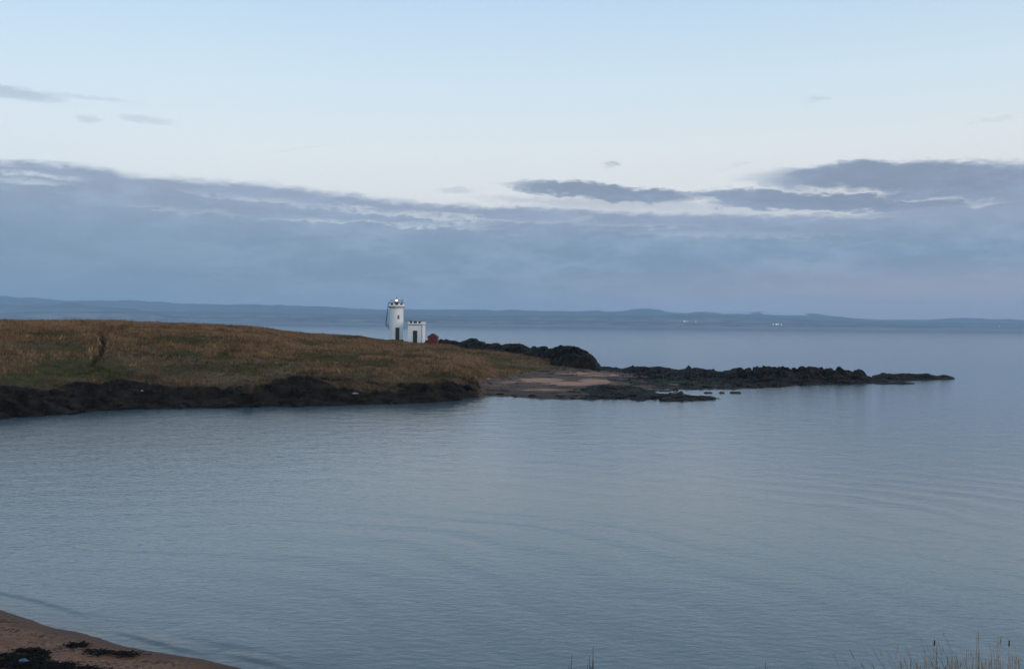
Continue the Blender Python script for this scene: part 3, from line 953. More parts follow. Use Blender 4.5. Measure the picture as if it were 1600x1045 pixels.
# cable stack down the left side, standing off on brackets
bm = bmesh.new()
xl = lambda p_: (p_ - 619.2) * k_
zl_ = lambda q_: (530.6 - q_) * k_
tube(bm, [(xl(608), -.3, zl_(472.6)), (xl(606.2), -.3, zl_(472.6)), (xl(605.8), -.3, zl_(480)), (xl(604.2), -.3, zl_(494)), (xl(602.8), -.3, zl_(507)),
          (xl(605.4), -.3, zl_(510)), (xl(608.8), -.3, zl_(513.3))], [.07, .07, .09, .13, .16, .15, .11], 6)
bm_obj('conduit', bm, M['dark'], tower)
for b0_, b1_, br_ in (((602.8, 507), (610, 507.2), .055), ((605.8, 480), (608.5, 480.2), .06), ((608.6, 512.6), (608.6, 514.6), .09)):
    bm = bmesh.new(); tube(bm, [(xl(b0_[0]), -.3, zl_(b0_[1])), (xl(b1_[0]), -.3, zl_(b1_[1]))], br_, 5)
    bm_obj('bracket', bm, M['dark'], tower)

# ------------------------------------------------------------------ white hut
HD = 296.0
hb = at(648.5, 535.2, HD)
k2 = px_m(HD)
hut = empty('lighthouse_hut', hb, R(-6.6))
tag(hut, 'small square white building with battlements and green door beside the lighthouse', 'hut')
hw, hd = 2.28, 4.4
zt = 27.2 * k2
bm = bmesh.new(); box(bm, -hw, hw, 0, hd, -.1, zt, .02)
bm_obj('wall', bm, M['white'], hut)
bm = bmesh.new(); box(bm, -hw - .05, hw + .05, -.05, hd + .05, -1.3, -.102)
bm_obj('plinth', bm, M['black'], hut)
bm = bmesh.new(); box(bm, -hw - .13, hw + .13, -.13, hd + .13, zt + .002, zt + .18)
bm_obj('string_course', bm, M['black'], hut)
z1 = zt + .182
bm = bmesh.new()
for (a0, a1, b0, b1) in ((-hw - .06, hw + .06, -.06, .24), (-hw - .06, hw + .06, hd - .24, hd + .06), (-hw - .06, -hw + .24, .242, hd - .242), (hw - .24, hw + .06, .242, hd - .242)):
    box(bm, a0, a1, b0, b1, z1, z1 + .42)
hp = bm_obj('parapet', bm, M['white'], hut)
bm = bmesh.new(); box(bm, -hw + .3, hw - .3, .3, hd - .3, z1, z1 + 1.0)
bm_obj('roof', bm, M['black'], hut)


def hut_merlons(xs, side):
    for (a0, a1) in xs:
        bm = bmesh.new(); bm2 = bmesh.new()
        if side in ('f', 'b'):
            y0 = -.06 if side == 'f' else hd - .24
            box(bm, a0, a1, y0, y0 + .30, z1 + .423, z1 + 1.0); box(bm2, a0 - .04, a1 + .04, y0 - .03, y0 + .33, z1 + 1.003, z1 + 1.13)
        else:
            x0 = hw - .24 if side == 'r' else -hw - .06
            box(bm, x0, x0 + .30, a0, a1, z1 + .423, z1 + 1.0); box(bm2, x0 - .03, x0 + .33, a0 - .04, a1 + .04, z1 + 1.003, z1 + 1.13)
        bm_obj('merlon', bm, M['white'], hp); bm_obj('coping', bm2, M['black'], hp)


mx = [(-hw - .06, -hw + .52), (-.95, -.53), (.53, .95), (hw - .52, hw + .06)]
hut_merlons(mx, 'f'); hut_merlons(mx, 'b')
hut_merlons([(1.0, 1.5), (2.75, 3.25)], 'r'); hut_merlons([(1.0, 1.5), (2.75, 3.25)], 'l')
bm = bmesh.new(); box(bm, -.58, .58, -.04, -.002, -.1, 3.6)
hdoor = bm_obj('door', bm, M['green'], hut)
bm = bmesh.new()
box(bm, -.68, -.583, -.06, -.003, -.1, 3.7); box(bm, .583, .68, -.06, -.003, -.1, 3.7); box(bm, -.58, .58, -.06, -.003, 3.602, 3.7)
bm_obj('door_frame', bm, M['black'], hdoor)
bm = bmesh.new(); box(bm, .36, .44, -.10, -.042, 1.0, 1.2)
bm_obj('handle', bm, M['frame'], hdoor)
bm = bmesh.new()
tube(bm, [(hw - .12, -.10, -.3), (hw - .12, -.10, 4.85)], .055, 6)
box(bm, hw - .28, hw + .04, -.2, -.004, 4.85, 5.02)
bm_obj('downpipe', bm, M['dark'], hut)

# power cable between tower and hut
ca_ = tower.matrix_basis @ Vector((rt * .97, -.3, zl_(512.4)))
cb_ = hut.matrix_basis @ Vector((-hw, .6, zl_(512.6) + tb.z - hb.z))
bm = bmesh.new()
tube(bm, [ca_ + (cb_ - ca_) * t - Vector((0, 0, .10 * 4 * t * (1 - t))) for t in np.linspace(0, 1, 9)], .05, 5)
tag(bm_obj('cable', bm, M['dark']), 'thin dark cable stretched between the lighthouse tower and the white hut', 'cable')

# ------------------------------------------------------------------ red shed
SD = 288.0
sb = at(675.2, 538.6, SD)
k3 = px_m(SD)
shed = empty('wooden_shed', sb, R(-8))
tag(shed, 'small dark red shed with a gabled roof right of the white hut', 'shed')
w_, d_, he, hr = 1.38, 2.6, 2.35, 3.25
bm = bmesh.new()
pr = [(-w_, -.3), (w_, -.3), (w_, he), (0, hr), (-w_, he)]
fv = [bm.verts.new((x, 0, z)) for x, z in pr]; bv = [bm.verts.new((x, d_, z)) for x, z in pr]
bm.faces.new(fv); bm.faces.new(bv[::-1])
for j in range(5):
    bm.faces.new((fv[j], fv[(j + 1) % 5], bv[(j + 1) % 5], bv[j]))
bm_obj('wall', bm, M['red'], shed)
bm = bmesh.new()
for sg in (-1, 1):
    ov = .18
    e0 = Vector((0, 0, hr + .01)); e1 = Vector((sg * (w_ + ov), 0, he - ov * (hr - he) / w_ + .01))
    vs = []
    for yy in (-.16, d_ + .16):
        for q in (e0, e1, e1 + Vector((0, 0, .14)), e0 + Vector((0, 0, .14))):
            vs.append(bm.verts.new((q.x, yy, q.z)))
    for f in ((0, 1, 2, 3), (7, 6, 5, 4), (0, 4, 5, 1), (1, 5, 6, 2), (2, 6, 7, 3)):
        bm.faces.new([vs[j] for j in f])
bm_obj('roof', bm, M['redroof'], shed)
bm = bmesh.new(); box(bm, -.62, .62, -.035, -.002, -.1, 2.05)
sd_ = bm_obj('door', bm, M['reddoor'], shed)
bm = bmesh.new(); box(bm, .42, .5, -.08, -.037, .95, 1.1)
bm_obj('handle', bm, M['dark'], sd_)
for sg in (-1, 1):
    bm = bmesh.new(); box(bm, sg * (w_ - .05) - .05, sg * (w_ - .05) + .05, -.03, -.003, -.2, he - .02)
    bm_obj('corner_board', bm, M['redroof'], shed)


# ------------------------------------------------------------------ far shore
def hill(name, top, D, depth, fields=0.0, snow=None, base_px=None, seed=1, step=4):
    p0, p1 = top[0][0], top[-1][0]
    px = np.arange(p0, p1 + .1, step)
    t = np.linspace(0, 1.6, 26)
    Pp, T = np.meshgrid(px, t)
    zc = np.array([zat(a, y, D) for a, y in zip(px, smooth_interp(px, top))])
    zc = zc + (fbm(px / 25, px * 0 + seed, seed, 4)) * zc * .10
    Dq = D - depth + depth * T
    sh = np.where(T <= 1, sm(0, 1, T) ** 1.0, sm(1.75, 1.0, T))
    Xq = (Pp - 800) / F * D * (1 + (Dq - D) / D * 1.0)
    Zq = -1.0 + sh * (zc[None, :] + 1) + fbm(Xq / 900, Dq / 900, seed + 2, 5) * zc[None, :] * .5 * np.clip(sh * (1.02 - np.exp(-((T - 1) / .1) ** 2)), 0, 1)
    Zq = np.maximum(Zq, -1.0)
    sn = np.zeros(Xq.shape)
    for (a, c, st) in snow or []:
        sn = np.maximum(sn, st * np.exp(-((Pp - a) / c) ** 2) * sm(.55, .85, T))
    fd = fields * sm(.08, .25, T) * sm(.8, .5, T) * np.ones(Xq.shape)
    me_ = grid_mesh(name, Xq, Dq, Zq, dict(snow=sn, field=fd))
    return tag(link(name, me_, M['hill']), kind='structure')


hill('hills', [(-1500, 455), (-700, 470), (-250, 458), (-60, 463), (0, 462), (50, 466), (110, 470), (200, 469.5), (260, 473), (330, 476), (420, 476.5), (520, 480), (600, 484), (700, 483), (800, 485.5),
               (900, 486), (960, 484.5), (1010, 484), (1060, 486), (1100, 487), (1160, 487), (1200, 488), (1260, 490), (1300, 493.5), (1340, 497.5), (1380, 499.5), (1440, 499.5),
               (1490, 497), (1540, 498), (1600, 500.5), (1700, 503), (1900, 506), (2400, 515), (3200, 525)], 19000, 5000, .15,
     [(960, 40, .9), (1060, 40, 1.0), (1140, 50, 1.1), (1225, 45, 1.1)], seed=3)
hill('hills', [(-1400, 478), (-500, 474), (-100, 479), (0, 477), (70, 478), (112, 473.5), (140, 478), (200, 483), (250, 487), (330, 489), (450, 490), (600, 492), (760, 494), (850, 493), (1000, 493),
               (1080, 492), (1180, 496), (1300, 501), (1400, 504), (1500, 505), (1600, 507), (1900, 511), (2600, 520)], 15000, 3200, .6, seed=9)
hill('coast', [(-1400, 485), (-300, 487), (0, 489), (60, 486.5), (150, 486), (235, 487.5), (262, 492), (300, 496), (420, 496), (520, 495.5), (700, 498), (900, 501), (1050, 503), (1300, 506.5), (1500, 509), (1700, 512), (2600, 522)],
     12500, 1700, .75, seed=14)


def shore_light(px, py, hgt, wid, mat, lab, grp, D=11750):
    """floodlit works building on the far shore: dark block carrying a lit front"""
    p = at(px, py, D)
    kk = D / F
    o = empty('floodlit_building', (p.x, p.y, 0.0), -math.atan2(p.x, p.y))
    tag(o, lab, 'building', grp)
    zc = max(p.z, hgt * kk * .55)
    bm = bmesh.new(); box(bm, -wid * kk * .48, wid * kk * .48, 2, 60, max(-.5, zc - hgt * kk * .5 - 22), zc + hgt * kk * .62)
    if wid < 2: box(bm, -wid * kk * .2, wid * kk * .2, 4, 14, zc + hgt * kk * .622, zc + hgt * kk * .8)
    bm_obj('block', bm, M['farblock'], o)
    bm = bmesh.new(); box(bm, -wid * kk * .5, wid * kk * .5, -1, 1.6, zc - hgt * kk * .5, zc + hgt * kk * .5, .4)
    bm_obj('lit_front', bm, M[mat], o)


G1 = 'row of four floodlit buildings on the far shore'
shore_light(1208.3, 507.2, 2.0, 1.2, 'yellow', 'leftmost of the four yellow lit buildings on the far shore', G1)
shore_light(1213, 507.2, 2.6, 1.3, 'yellow', 'second from left of the four yellow lit buildings across the water', G1)
shore_light(1215.8, 507.4, 2.8, 1.0, 'yellow', 'third from left of the four yellow lit buildings across the water', G1)
shore_light(1220.8, 507.2, 2.0, 1.6, 'whitelight', 'rightmost and whitest of the four lit buildings on the far shore', G1)
G2 = 'pale lit buildings at the foot of the far hills'
shore_light(1069.5, 502.2, 1.1, 3.4, 'whitelight', 'long white lit building left of a smaller light on the far shore', G2, 12450)
shore_light(1074, 502.4, 1.0, 3.0, 'pinklight', 'dim pink lit wing against the long white lit far building', G2, 12450)
shore_light(1087.5, 503.0, 1.2, 1.5, 'whitelight', 'small white lit building just right of the long lit one', G2, 12400)
shore_light(1562, 509.0, 1.2, 1.1, 'whitelight', 'lone faint white light on the far shore near the right edge', G2, 12450)
shore_light(709, 493.6, .8, 4.2, 'pinklight', 'pale pinkish strip building on the far shore right of the white hut', G2, 14850)
shore_light(990, 496.0, .8, 1.6, 'pinklight', 'faint pinkish lit building on the hill foot in mid-distance', G2, 14300)

# ------------------------------------------------------------------ beach and near bank
SHORE = [at(x, y, dwater(x, y)) for x, y in ((-260, 905), (-100, 930), (0, 952), (60, 973), (100, 985), (200, 1008), (300, 1028), (400, 1047))]
SHX = [-60, -40, -32] + [p.x for p in SHORE] + [-2, 6, 16, 40]
SHY = [56, 44.5, 40.0] + [p.y for p in SHORE] + [25.2, 22.5, 20.5, 18]


def shore_y(x):
    return np.interp(x, SHX, SHY)


gx = np.concatenate([np.arange(-60, -22, 1.0), np.arange(-22, -4, .08), np.arange(-4, 8, .2), np.arange(8, 60, 1.0)])
gy = np.concatenate([np.arange(-12, 18, .4), np.arange(18, 38, .08), np.arange(38, 60, .6)])
BX, BY = np.meshgrid(gx, gy)
dS = (shore_y(BX) - BY) * .88 + fbm(BX / 2.2, BY / 2.2, 51, 4) * .35


def bank_z(x, y):
    d = np.maximum(np.hypot(x * .55, np.maximum(y, 0)) - 2.6, 0)
    return 8.3 - .475 * d


zb_ = 0.075 * dS + .02 * np.maximum(dS, 0) ** 1.15
zb_ = np.where(dS < 0, dS * .10, zb_) + (fbm(BX / 1.1, BY / .7, 52, 4) * .10 + fbm(BX / .3, BY / .25, 53, 3) * .035) * sm(.1, 1.5, dS)
bz_ = bank_z(BX, BY)
BZ = np.maximum(zb_, bz_ + fbm(BX / 2, BY / 2, 55, 4) * .2)
BZ = np.minimum(BZ, 8.4)
bankf = sm(-.1, .4, bz_ - zb_)
wetb = (1 - sm(.15, 1.0, dS + fbm(BX / .8, BY / .8, 54, 3) * .6))
me = grid_mesh('beach', BX, BY, BZ, dict(wet=wetb, bank=bankf))
tag(link('beach', me, M['beach']), kind='structure')


def beach_pt(px, py):
    d = RM @ Vector(((px - 800) / F, (522.5 - py) / F, -1))
    for k in range(4000):
        t = 20 + k * .01
        p = Vector((0, 0, CAMZ)) + d * (t / d.y)
        dd = (shore_y(p.x) - p.y) * .88
        if p.z <= 0.075 * dd + .02 * max(dd, 0) ** 1.15:
            return p
    return p


def seaweed(px, py, rx, ry, seed, lab, n=260):
    """heap of flat strap-like fronds"""
    r = random.Random(seed)
    c0 = beach_pt(px, py)
    bm = bmesh.new()
    for k in range(n):
        a = r.uniform(0, 6.28); q = math.sqrt(r.random()) * (1 + .5 * max(0, r.gauss(0, .4)))
        bx_, by_ = q * math.cos(a) * rx, q * math.sin(a) * ry
        wob_ = vnoise(np.array([bx_ * 2.5 + seed]), np.array([by_ * 3.0]), seed)[0]
        if wob_ < .33: continue
        L = r.uniform(.12, .42); th = r.uniform(0, 6.28); wd = r.uniform(.012, .035)
        zz = .01 + max(0, 1 - q) * r.uniform(0, .04)
        pts_ = []
        for j in range(4):
            th += r.uniform(-.5, .5)
            pts_.append(Vector((bx_ + math.cos(th) * L * j / 3, by_ + math.sin(th) * L * j / 3 * .8, zz + r.uniform(0, .04) * (j % 2))))
        dv = Vector((-math.sin(th), math.cos(th), r.uniform(-.5, .5))) * wd
        vs = [(bm.verts.new(p_ - dv), bm.verts.new(p_ + dv), bm.verts.new(p_ + Vector((0, 0, .012)))) for p_ in pts_]
        for A_, B_ in zip(vs[:-1], vs[1:]):
            bm.faces.new((A_[0], A_[2], B_[2], B_[0])); bm.faces.new((A_[2], A_[1], B_[1], B_[2]))
    o = bm_obj('seaweed', bm, M['weed'])
    # follow the beach slope
    o.location = c0 + Vector((0, 0, .02))
    sl = math.atan(.09)
    o.rotation_euler = (-sl, 0, R(-8))
    tag(o, lab, 'seaweed', 'seaweed washed up on the near beach')


seaweed(24, 1029, 1.0, .36, 1, 'small black seaweed heap at the left edge of the beach', 420)
seaweed(58, 1041, 1.6, .34, 2, 'largest black seaweed heap in the lower left corner', 1100)
seaweed(40, 1017.5, .55, .06, 3, 'thin dark line of seaweed above the seaweed heaps', 120)
seaweed(60, 1020, .14, .12, 4, 'small round seaweed clump just above the biggest heap', 60)
seaweed(120, 1009, .30, .16, 5, 'small faint seaweed patch higher up towards the water', 60)
seaweed(175, 1022, .75, .32, 6, 'scattered thin seaweed streak on the middle of the beach', 150)
p = beach_pt(38, 1039.5)
bm = bmesh.new()
tube(bm, [(-.11, 0, .05), (-.07, 0, .055), (.04, 0, .055), (.07, 0, .04), (.11, 0, .03), (.14, 0, .03)], [.035, .05, .05, .04, .018, .018], 10)
o = bm_obj('bottle', bm, M['blue'], None, True)
o.location = p + Vector((0, -.05, .11)); o.rotation_euler = (0, 0, .5)
tag(o, 'small pale blue plastic scrap lying in the black seaweed heap', 'litter')

# ------------------------------------------------------------------ sea
upx = np.concatenate([np.arange(-6500, -1200, 120), np.arange(-1200, -150, 10), np.arange(-150, 1750, 2.4), np.arange(1750, 2800, 10), np.arange(2800, 8200, 120)])
dl = [16.0]
while dl[-1] < 60:
    dl.append(dl[-1] + .11 + (dl[-1] - 16) * .002)
while dl[-1] < 23500:
    dl.append(dl[-1] * (1 + (.0045 if dl[-1] < 130 else .02 if dl[-1] < 400 else .09)))
WP, WY = np.meshgrid(upx, np.array(dl))
WX = (WP - 800) / F * WY
fade = sm(85, 40, WY)
cx_, cy_ = -17.0, 21.0
rr = np.hypot(WX - cx_, WY - cy_) + fbm(WX / 11, WY / 11, 91, 3) * 5.5
ang = np.arctan2(WX - cx_, WY - cy_)
env = 0.25 + .9 * np.clip(fbm(WX / 13 + 40, WY / 9, 92, 3) + .45, 0, 1)
ph = rr * 2 * math.pi / 3.4
swell = (np.sin(ph) + .25 * np.sin(2 * ph + .8)) * .0115 * env + np.sin(rr * 2 * math.pi / 1.15 + fbm(WX / 5, WY / 5, 93, 3) * 7) * .0022 * env
swell += fbm(WX / 1.0, WY / .6, 94, 3) * .006
WZ = swell * fade
dB = (WY - shore_y(WX)) * .88
near = sm(0, 2.5, dB)
WZ = WZ * (0.15 + .85 * near)


def wavelet(pts, height, width):
    P3 = [at(x, y, dwater(x, y)) for x, y in pts]
    best = np.full(WX.shape, 1e9); sgn = np.zeros(WX.shape); tt = np.zeros(WX.shape)
    n = len(P3) - 1
    reg = (WY < 60) & (WX < 5)
    for k, (a, c) in enumerate(zip(P3[:-1], P3[1:])):
        ab = np.array([c.x - a.x, c.y - a.y]); L2 = (ab ** 2).sum()
        t = ((WX - a.x) * ab[0] + (WY - a.y) * ab[1]) / L2
        tc = np.clip(t, 0, 1)
        ex = WX - a.x - tc * ab[0]; ey = WY - a.y - tc * ab[1]
        d = np.hypot(ex, ey)
        cr = (ab[0] * ey - ab[1] * ex) / math.sqrt(L2)
        m_ = d < best
        best = np.where(m_, d, best); sgn = np.where(m_, cr, sgn); tt = np.where(m_, (k + tc) / n, tt)
    e = np.sin(np.clip(tt, 0, 1) * math.pi) ** .7
    prof_ = np.where(sgn < 0, np.exp(-(best / (width * .42)) ** 2), np.exp(-(best / (width * 3.2)) ** 2))
    return np.where(reg, height * e * prof_, 0)


WZ += wavelet([(-60, 912), (0, 926), (40, 934), (90, 947), (145, 963)], .040, .24)
WZ += wavelet([(175, 984), (210, 994), (245, 1004), (285, 1015), (335, 1023)], .042, .20)
WZ += wavelet([(345, 1021), (385, 1028), (420, 1036), (470, 1048)], .042, .20)
WZ += wavelet([(260, 985), (340, 1003), (420, 1016), (520, 1040)], .035, .6)
shallow = sm(2.6, 0.2, dB) * .9
me = grid_mesh('sea', WX, WY, WZ, dict(shallow=shallow))
tag(link('sea', me, M['sea']), kind='structure')


# ------------------------------------------------------------------ near plants on the bank
def ground_z(x, y):
    return float(min(8.4, bank_z(np.array([x]), np.array([y]))[0]))


def blade(bm, base, L, lean, az, w, r, seg=5):
    pts_ = []
    for j in range(seg + 1):
        t = j / seg
        pts_.append(Vector(base) + Vector((math.cos(az) * lean * t * t * L, math.sin(az) * lean * t * t * L, L * t * (1 - .18 * lean * t))))
    tube(bm, pts_, [max(.0005, w * (1 - .85 * j / seg)) for j in range(seg + 1)], 4)
    return pts_


def seedhead(bm, pts_, r, L=.07, w=.004):
    d = (pts_[-1] - pts_[-2]).normalized()
    tube(bm, [pts_[-1], pts_[-1] + d * L * .4, pts_[-1] + d * L], [w * .4, w, w * .2], 5)


def clump(px_c, D, n, spread, hpx, label, seed, mats, heads=.12):
    r = random.Random(seed)
    x = (px_c - 800) / F * D
    o = empty('grass_clump', (x, D, ground_z(x, D)))
    tag(o, label, 'grass', 'dry grass clumps in the bottom right corner')
    bms = [bmesh.new(), bmesh.new()]; hb_ = bms[0]
    for k in range(n):
        ox, oy = r.gauss(0, spread), r.gauss(0, .12)
        gz = ground_z(x + ox, D + oy) - o.location.z
        topz = zat(px_c, r.choice(hpx) + r.uniform(-5, 12), D + oy) - o.location.z
        L = max(.15, topz - gz)
        b_ = bms[0] if r.random() < .7 else bms[1]
        pts_ = blade(b_, (ox, oy, gz - .03), L * r.uniform(.85, 1.04), min(.34, abs(r.gauss(0, .22))), r.uniform(0, 6.28), r.uniform(.0010, .0022), r)
        if r.random() < heads:
            seedhead(hb_, pts_, r, r.uniform(.02, .05), r.uniform(.0022, .0036))
    bm_obj('blade', bms[0], M[mats[0]], o); bm_obj('stem', bms[1], M[mats[1]], o)
    return o


clump(1475, 3.7, 240, .12, (1022, 1030, 1036, 1042), 'low sparse grass clump at the left end of the corner grasses', 1, ('straw', 'olive'))
clump(1522, 3.5, 460, .09, (1003, 1012, 1020, 1026, 1032, 1038), 'densest and tallest tawny grass clump with an olive blade in its middle', 2, ('straw', 'olive'))
clump(1560, 3.6, 240, .07, (1010, 1020, 1028, 1036), 'thin straw grass clump right of the tallest clump', 3, ('straw', 'twig'))
clump(1592, 3.4, 240, .06, (1018, 1026, 1032, 1038), 'dark-stemmed grass clump against the right edge of the picture', 4, ('straw', 'twig'))


def stalk(px, D, tops, label, mat, seed, name='weed_stalk', cat='weed', head=None, w=.0042, group=None, twigs=3):
    r = random.Random(seed)
    x = (px - 800) / F * D
    o = empty(name, (x, D, ground_z(x, D)))
    tag(o, label, cat, group)
    for (tx, ty) in tops:
        t_ = at(tx, ty, D); g = Vector((x + r.uniform(-.02, .02), D, o.location.z - .03))
        g = Vector((t_.x + (x - t_.x) * r.uniform(.6, 1), D, g.z))
        loc = o.location
        bm = bmesh.new()
        pts_ = [g + (t_ - g) * f + Vector((r.uniform(-.006, .006), r.uniform(-.01, .01), 0)) * (0 if f in (0, 1) else 1) - loc for f in (0, .35, .6, .8, .92, 1)]
        tube(bm, pts_, [w, w * .9, w * .75, w * .6, w * .45, w * .2], 5)
        for q in range(twigs):
            f = r.uniform(.72, .97); i_ = 3 if f < .92 else 4
            b0 = pts_[i_ - 1].lerp(pts_[i_], r.random())
            sg = r.choice((-1, 1))
            L = r.uniform(.02, .06)
            tube(bm, [b0, b0 + Vector((sg * L * .4, r.uniform(-.01, .01), L * .6)), b0 + Vector((sg * L * .55, 0, L * 1.2))], [w * .45, w * .35, w * .12], 4)
        bm_obj('stem', bm, M[mat], o)
        if head:
            bm = bmesh.new()
            d = (pts_[-1] - pts_[-2]).normalized()
            tube(bm, [pts_[-1] - d * head[0], pts_[-1] - d * head[0] * .8, pts_[-1] - d * head[0] * .2, pts_[-1] + d * .002], [.001, head[1], head[1], .001], 6)
            bm_obj('seed_head', bm, M['twig'], o)


GS = 'bare dark weed stalks at the bottom edge'
stalk(892, 4.2, [(894, 1023), (889, 1038)], 'shorter left one of two dark bare stalks near the bottom centre', 'twig', 11, group=GS)
stalk(922, 4.2, [(927, 1009), (921, 1024), (928, 1032), (918, 1036)], 'tallest branching dark bare stalk near the bottom centre', 'twig', 12, group=GS)
stalk(1196, 4.4, [(1196, 1033), (1199, 1040)], 'lone short dark stalk between centre and corner grass', 'twig', 13, group=GS)
GH = 'thin stems with dark seed heads in the corner grass'
stalk(1461, 3.6, [(1460.5, 999.5)], 'thin straight stem with one upright dark seed head left of the clumps', 'straw', 14, head=(.022, .0030), w=.0016, group=GH, twigs=0)
stalk(1581, 3.6, [(1577, 1000)], 'leaning stem with a dark seed head near the right edge', 'straw', 15, head=(.024, .0028), w=.0018, group=GH, twigs=0)
stalk(1527, 3.5, [(1526, 984), (1531, 1010)], 'very tall faint straw stem rising from the densest clump', 'straw', 16, w=.0018, group=GH, twigs=2)
stalk(1557, 3.6, [(1556, 994)], 'tall pale reddish stem between the two seed heads', 'straw', 17, w=.0018, group=GH, twigs=3)

# ------------------------------------------------------------------ air
bm = bmesh.new(); box(bm, -60000, 60000, -9000, 26000, -5.0, 640)
hz = bm_obj('haze', bm, None)
hm = bpy.data.materials.new('haze_air'); hm.use_nodes = True
nt = NT(hm.node_tree)
nt.n.remove(nt.n['Principled BSDF'])
pv = nt.new('ShaderNodeVolumePrincipled')
pv.inputs['Color'].default_value = (0.58, 0.78, 0.98, 1)
pv.inputs['Density'].default_value = 6.0e-5
pv.inputs['Anisotropy'].default_value = 0.0
nt.l.new(pv.outputs[0], nt.n['Material Output'].inputs['Volume'])
hz.data.materials.append(hm)
tag(hz, kind='stuff')

# ------------------------------------------------------------------ sky
SUN_AZ, SUN_EL = 122.0, 8.0
wld = bpy.data.worlds.new('World'); sc.world = wld; wld.use_nodes = True
nt = NT(wld.node_tree)
bg = nt.n['Background']
dirv = nt.new('ShaderNodeTexCoord').outputs['Generated']
sep = nt.new('ShaderNodeSeparateXYZ'); nt.l.new(dirv, sep.inputs[0])
dx, dy, dz = sep.outputs
el = nt.m('ARCSINE', dz)
az = nt.m('ARCTAN2', dx, dy)
comb = nt.new('ShaderNodeCombineXYZ'); nt.l.new(az, comb.inputs[0]); nt.l.new(el, comb.inputs[1])
ae = comb.outputs[0]


def azel(px, py):
    d = (RM @ Vector(((px - 800) / F, (522.5 - py) / F, -1))).normalized()
    return math.atan2(d.x, d.y), math.asin(d.z)


def lin(r, g, b_):
    f = lambda c: ((c / 255 + .055) / 1.055) ** 2.4 if c > 10 else c / 255 / 12.92
    return (f(r), f(g), f(b_))


# clear sky by elevation (0..1 -> 0..pi/2)
e01 = nt.m('DIVIDE', nt.m('MAXIMUM', el, 0.0), math.pi / 2, clamp=True)
E = lambda py: max(0, azel(800, py)[1]) / (math.pi / 2)
clear = nt.ramp(e01, [(0.0, lin(224, 223, 226)), (E(330), lin(227, 229, 231)), (E(235), lin(225, 232, 236)), (E(130), lin(209, 228, 240)), (E(0), lin(189, 215, 238)),
                      (.40, lin(176, 206, 233)), (.65, lin(125, 160, 208)), (1.0, lin(72, 104, 155))])
side = nt.ss(-0.55, 0.6, az)
clear = nt.mix(nt.m('MULTIPLY', side, nt.ss(.30, .03, e01)), clear, nt.mix(1.0, clear, (1.035, 1.0, .965), 'MULTIPLY'))
left = nt.ss(-0.25, -0.7, az)
clear = nt.mix(nt.m('MULTIPLY', left, .55), clear, nt.mix(1.0, clear, (.88, .93, 1.0), 'MULTIPLY'))

n_big = nt.noise(nt.map(ae, scale=(7, 26, 1)), 1.0, 4, .55)
n_mid = nt.noise(nt.map(ae, scale=(22, 75, 1), loc=(3, 1, 0)), 1.0, 6, .6)
n_fin = nt.noise(nt.map(ae, scale=(75, 220, 1), loc=(1, 5, 0)), 1.0, 5, .6)
n_xf = nt.noise(nt.map(ae, scale=(160, 420, 1), loc=(7, 2, 0)), 1.0, 5, .65)
off = lambda n, a: nt.m('MULTIPLY', nt.m('SUBTRACT', n, .5), a)
el_d = nt.m('ADD', el, nt.m('ADD', nt.m('ADD', off(n_mid, .016), off(n_fin, .009)), off(n_xf, .004)))
az_d = nt.m('ADD', az, nt.m('ADD', off(n_mid, .07), off(n_fin, .035)))


el_s = nt.m('ADD', el, nt.m('ADD', off(n_fin, .006), off(n_xf, .005)))
az_s = nt.m('ADD', az, off(n_fin, .03))


def curve_el(pts):
    """float curve of elevation against azimuth"""
    n = nt.new('ShaderNodeFloatCurve')
    mp = nt.new('ShaderNodeMapRange'); nt.l.new(az, mp.inputs[0]); mp.inputs[1].default_value = -.8; mp.inputs[2].default_value = .8
    nt.l.new(mp.outputs[0], n.inputs['Value'])
    cv = n.mapping.curves[0]
    q = [((a + .8) / 1.6, e / .3) for a, e in (azel(*p_) for p_ in pts)]
    while len(cv.points) < len(q):
        cv.points.new(.5, .5)
    for pt, (a, e) in zip(cv.points, q):
        pt.location = (a, e); pt.handle_type = 'AUTO'
    n.mapping.update()
    return nt.m('MULTIPLY', n.outputs[0], .3)


def strip(px, py, rx, ry, tilt=0.0, soft=.5, st=1.0, x_=None, e_=None):
    """soft elongated patch centred on a sky direction"""
    a, e = azel(px, py)
    A_ = nt.m('SUBTRACT', x_ or az_d, a); B_ = nt.m('SUBTRACT', e_ or el_d, e)
    if tilt:
        B_ = nt.m('SUBTRACT', B_, nt.m('MULTIPLY', A_, -tilt))
    q = nt.m('ADD', nt.m('POWER', nt.m('ABSOLUTE', nt.m('DIVIDE', A_, rx / F)), 2.0), nt.m('POWER', nt.m('ABSOLUTE', nt.m('DIVIDE', B_, ry / F)), 2.0))
    v_ = nt.ss(1 + soft, 1 - soft, q)
    return nt.m('MULTIPLY', v_, st) if st != 1 else v_


def vmax(lst):
    r_ = lst[0]
    for v_ in lst[1:]:
        r_ = nt.m('MAXIMUM', r_, v_)
    return r_


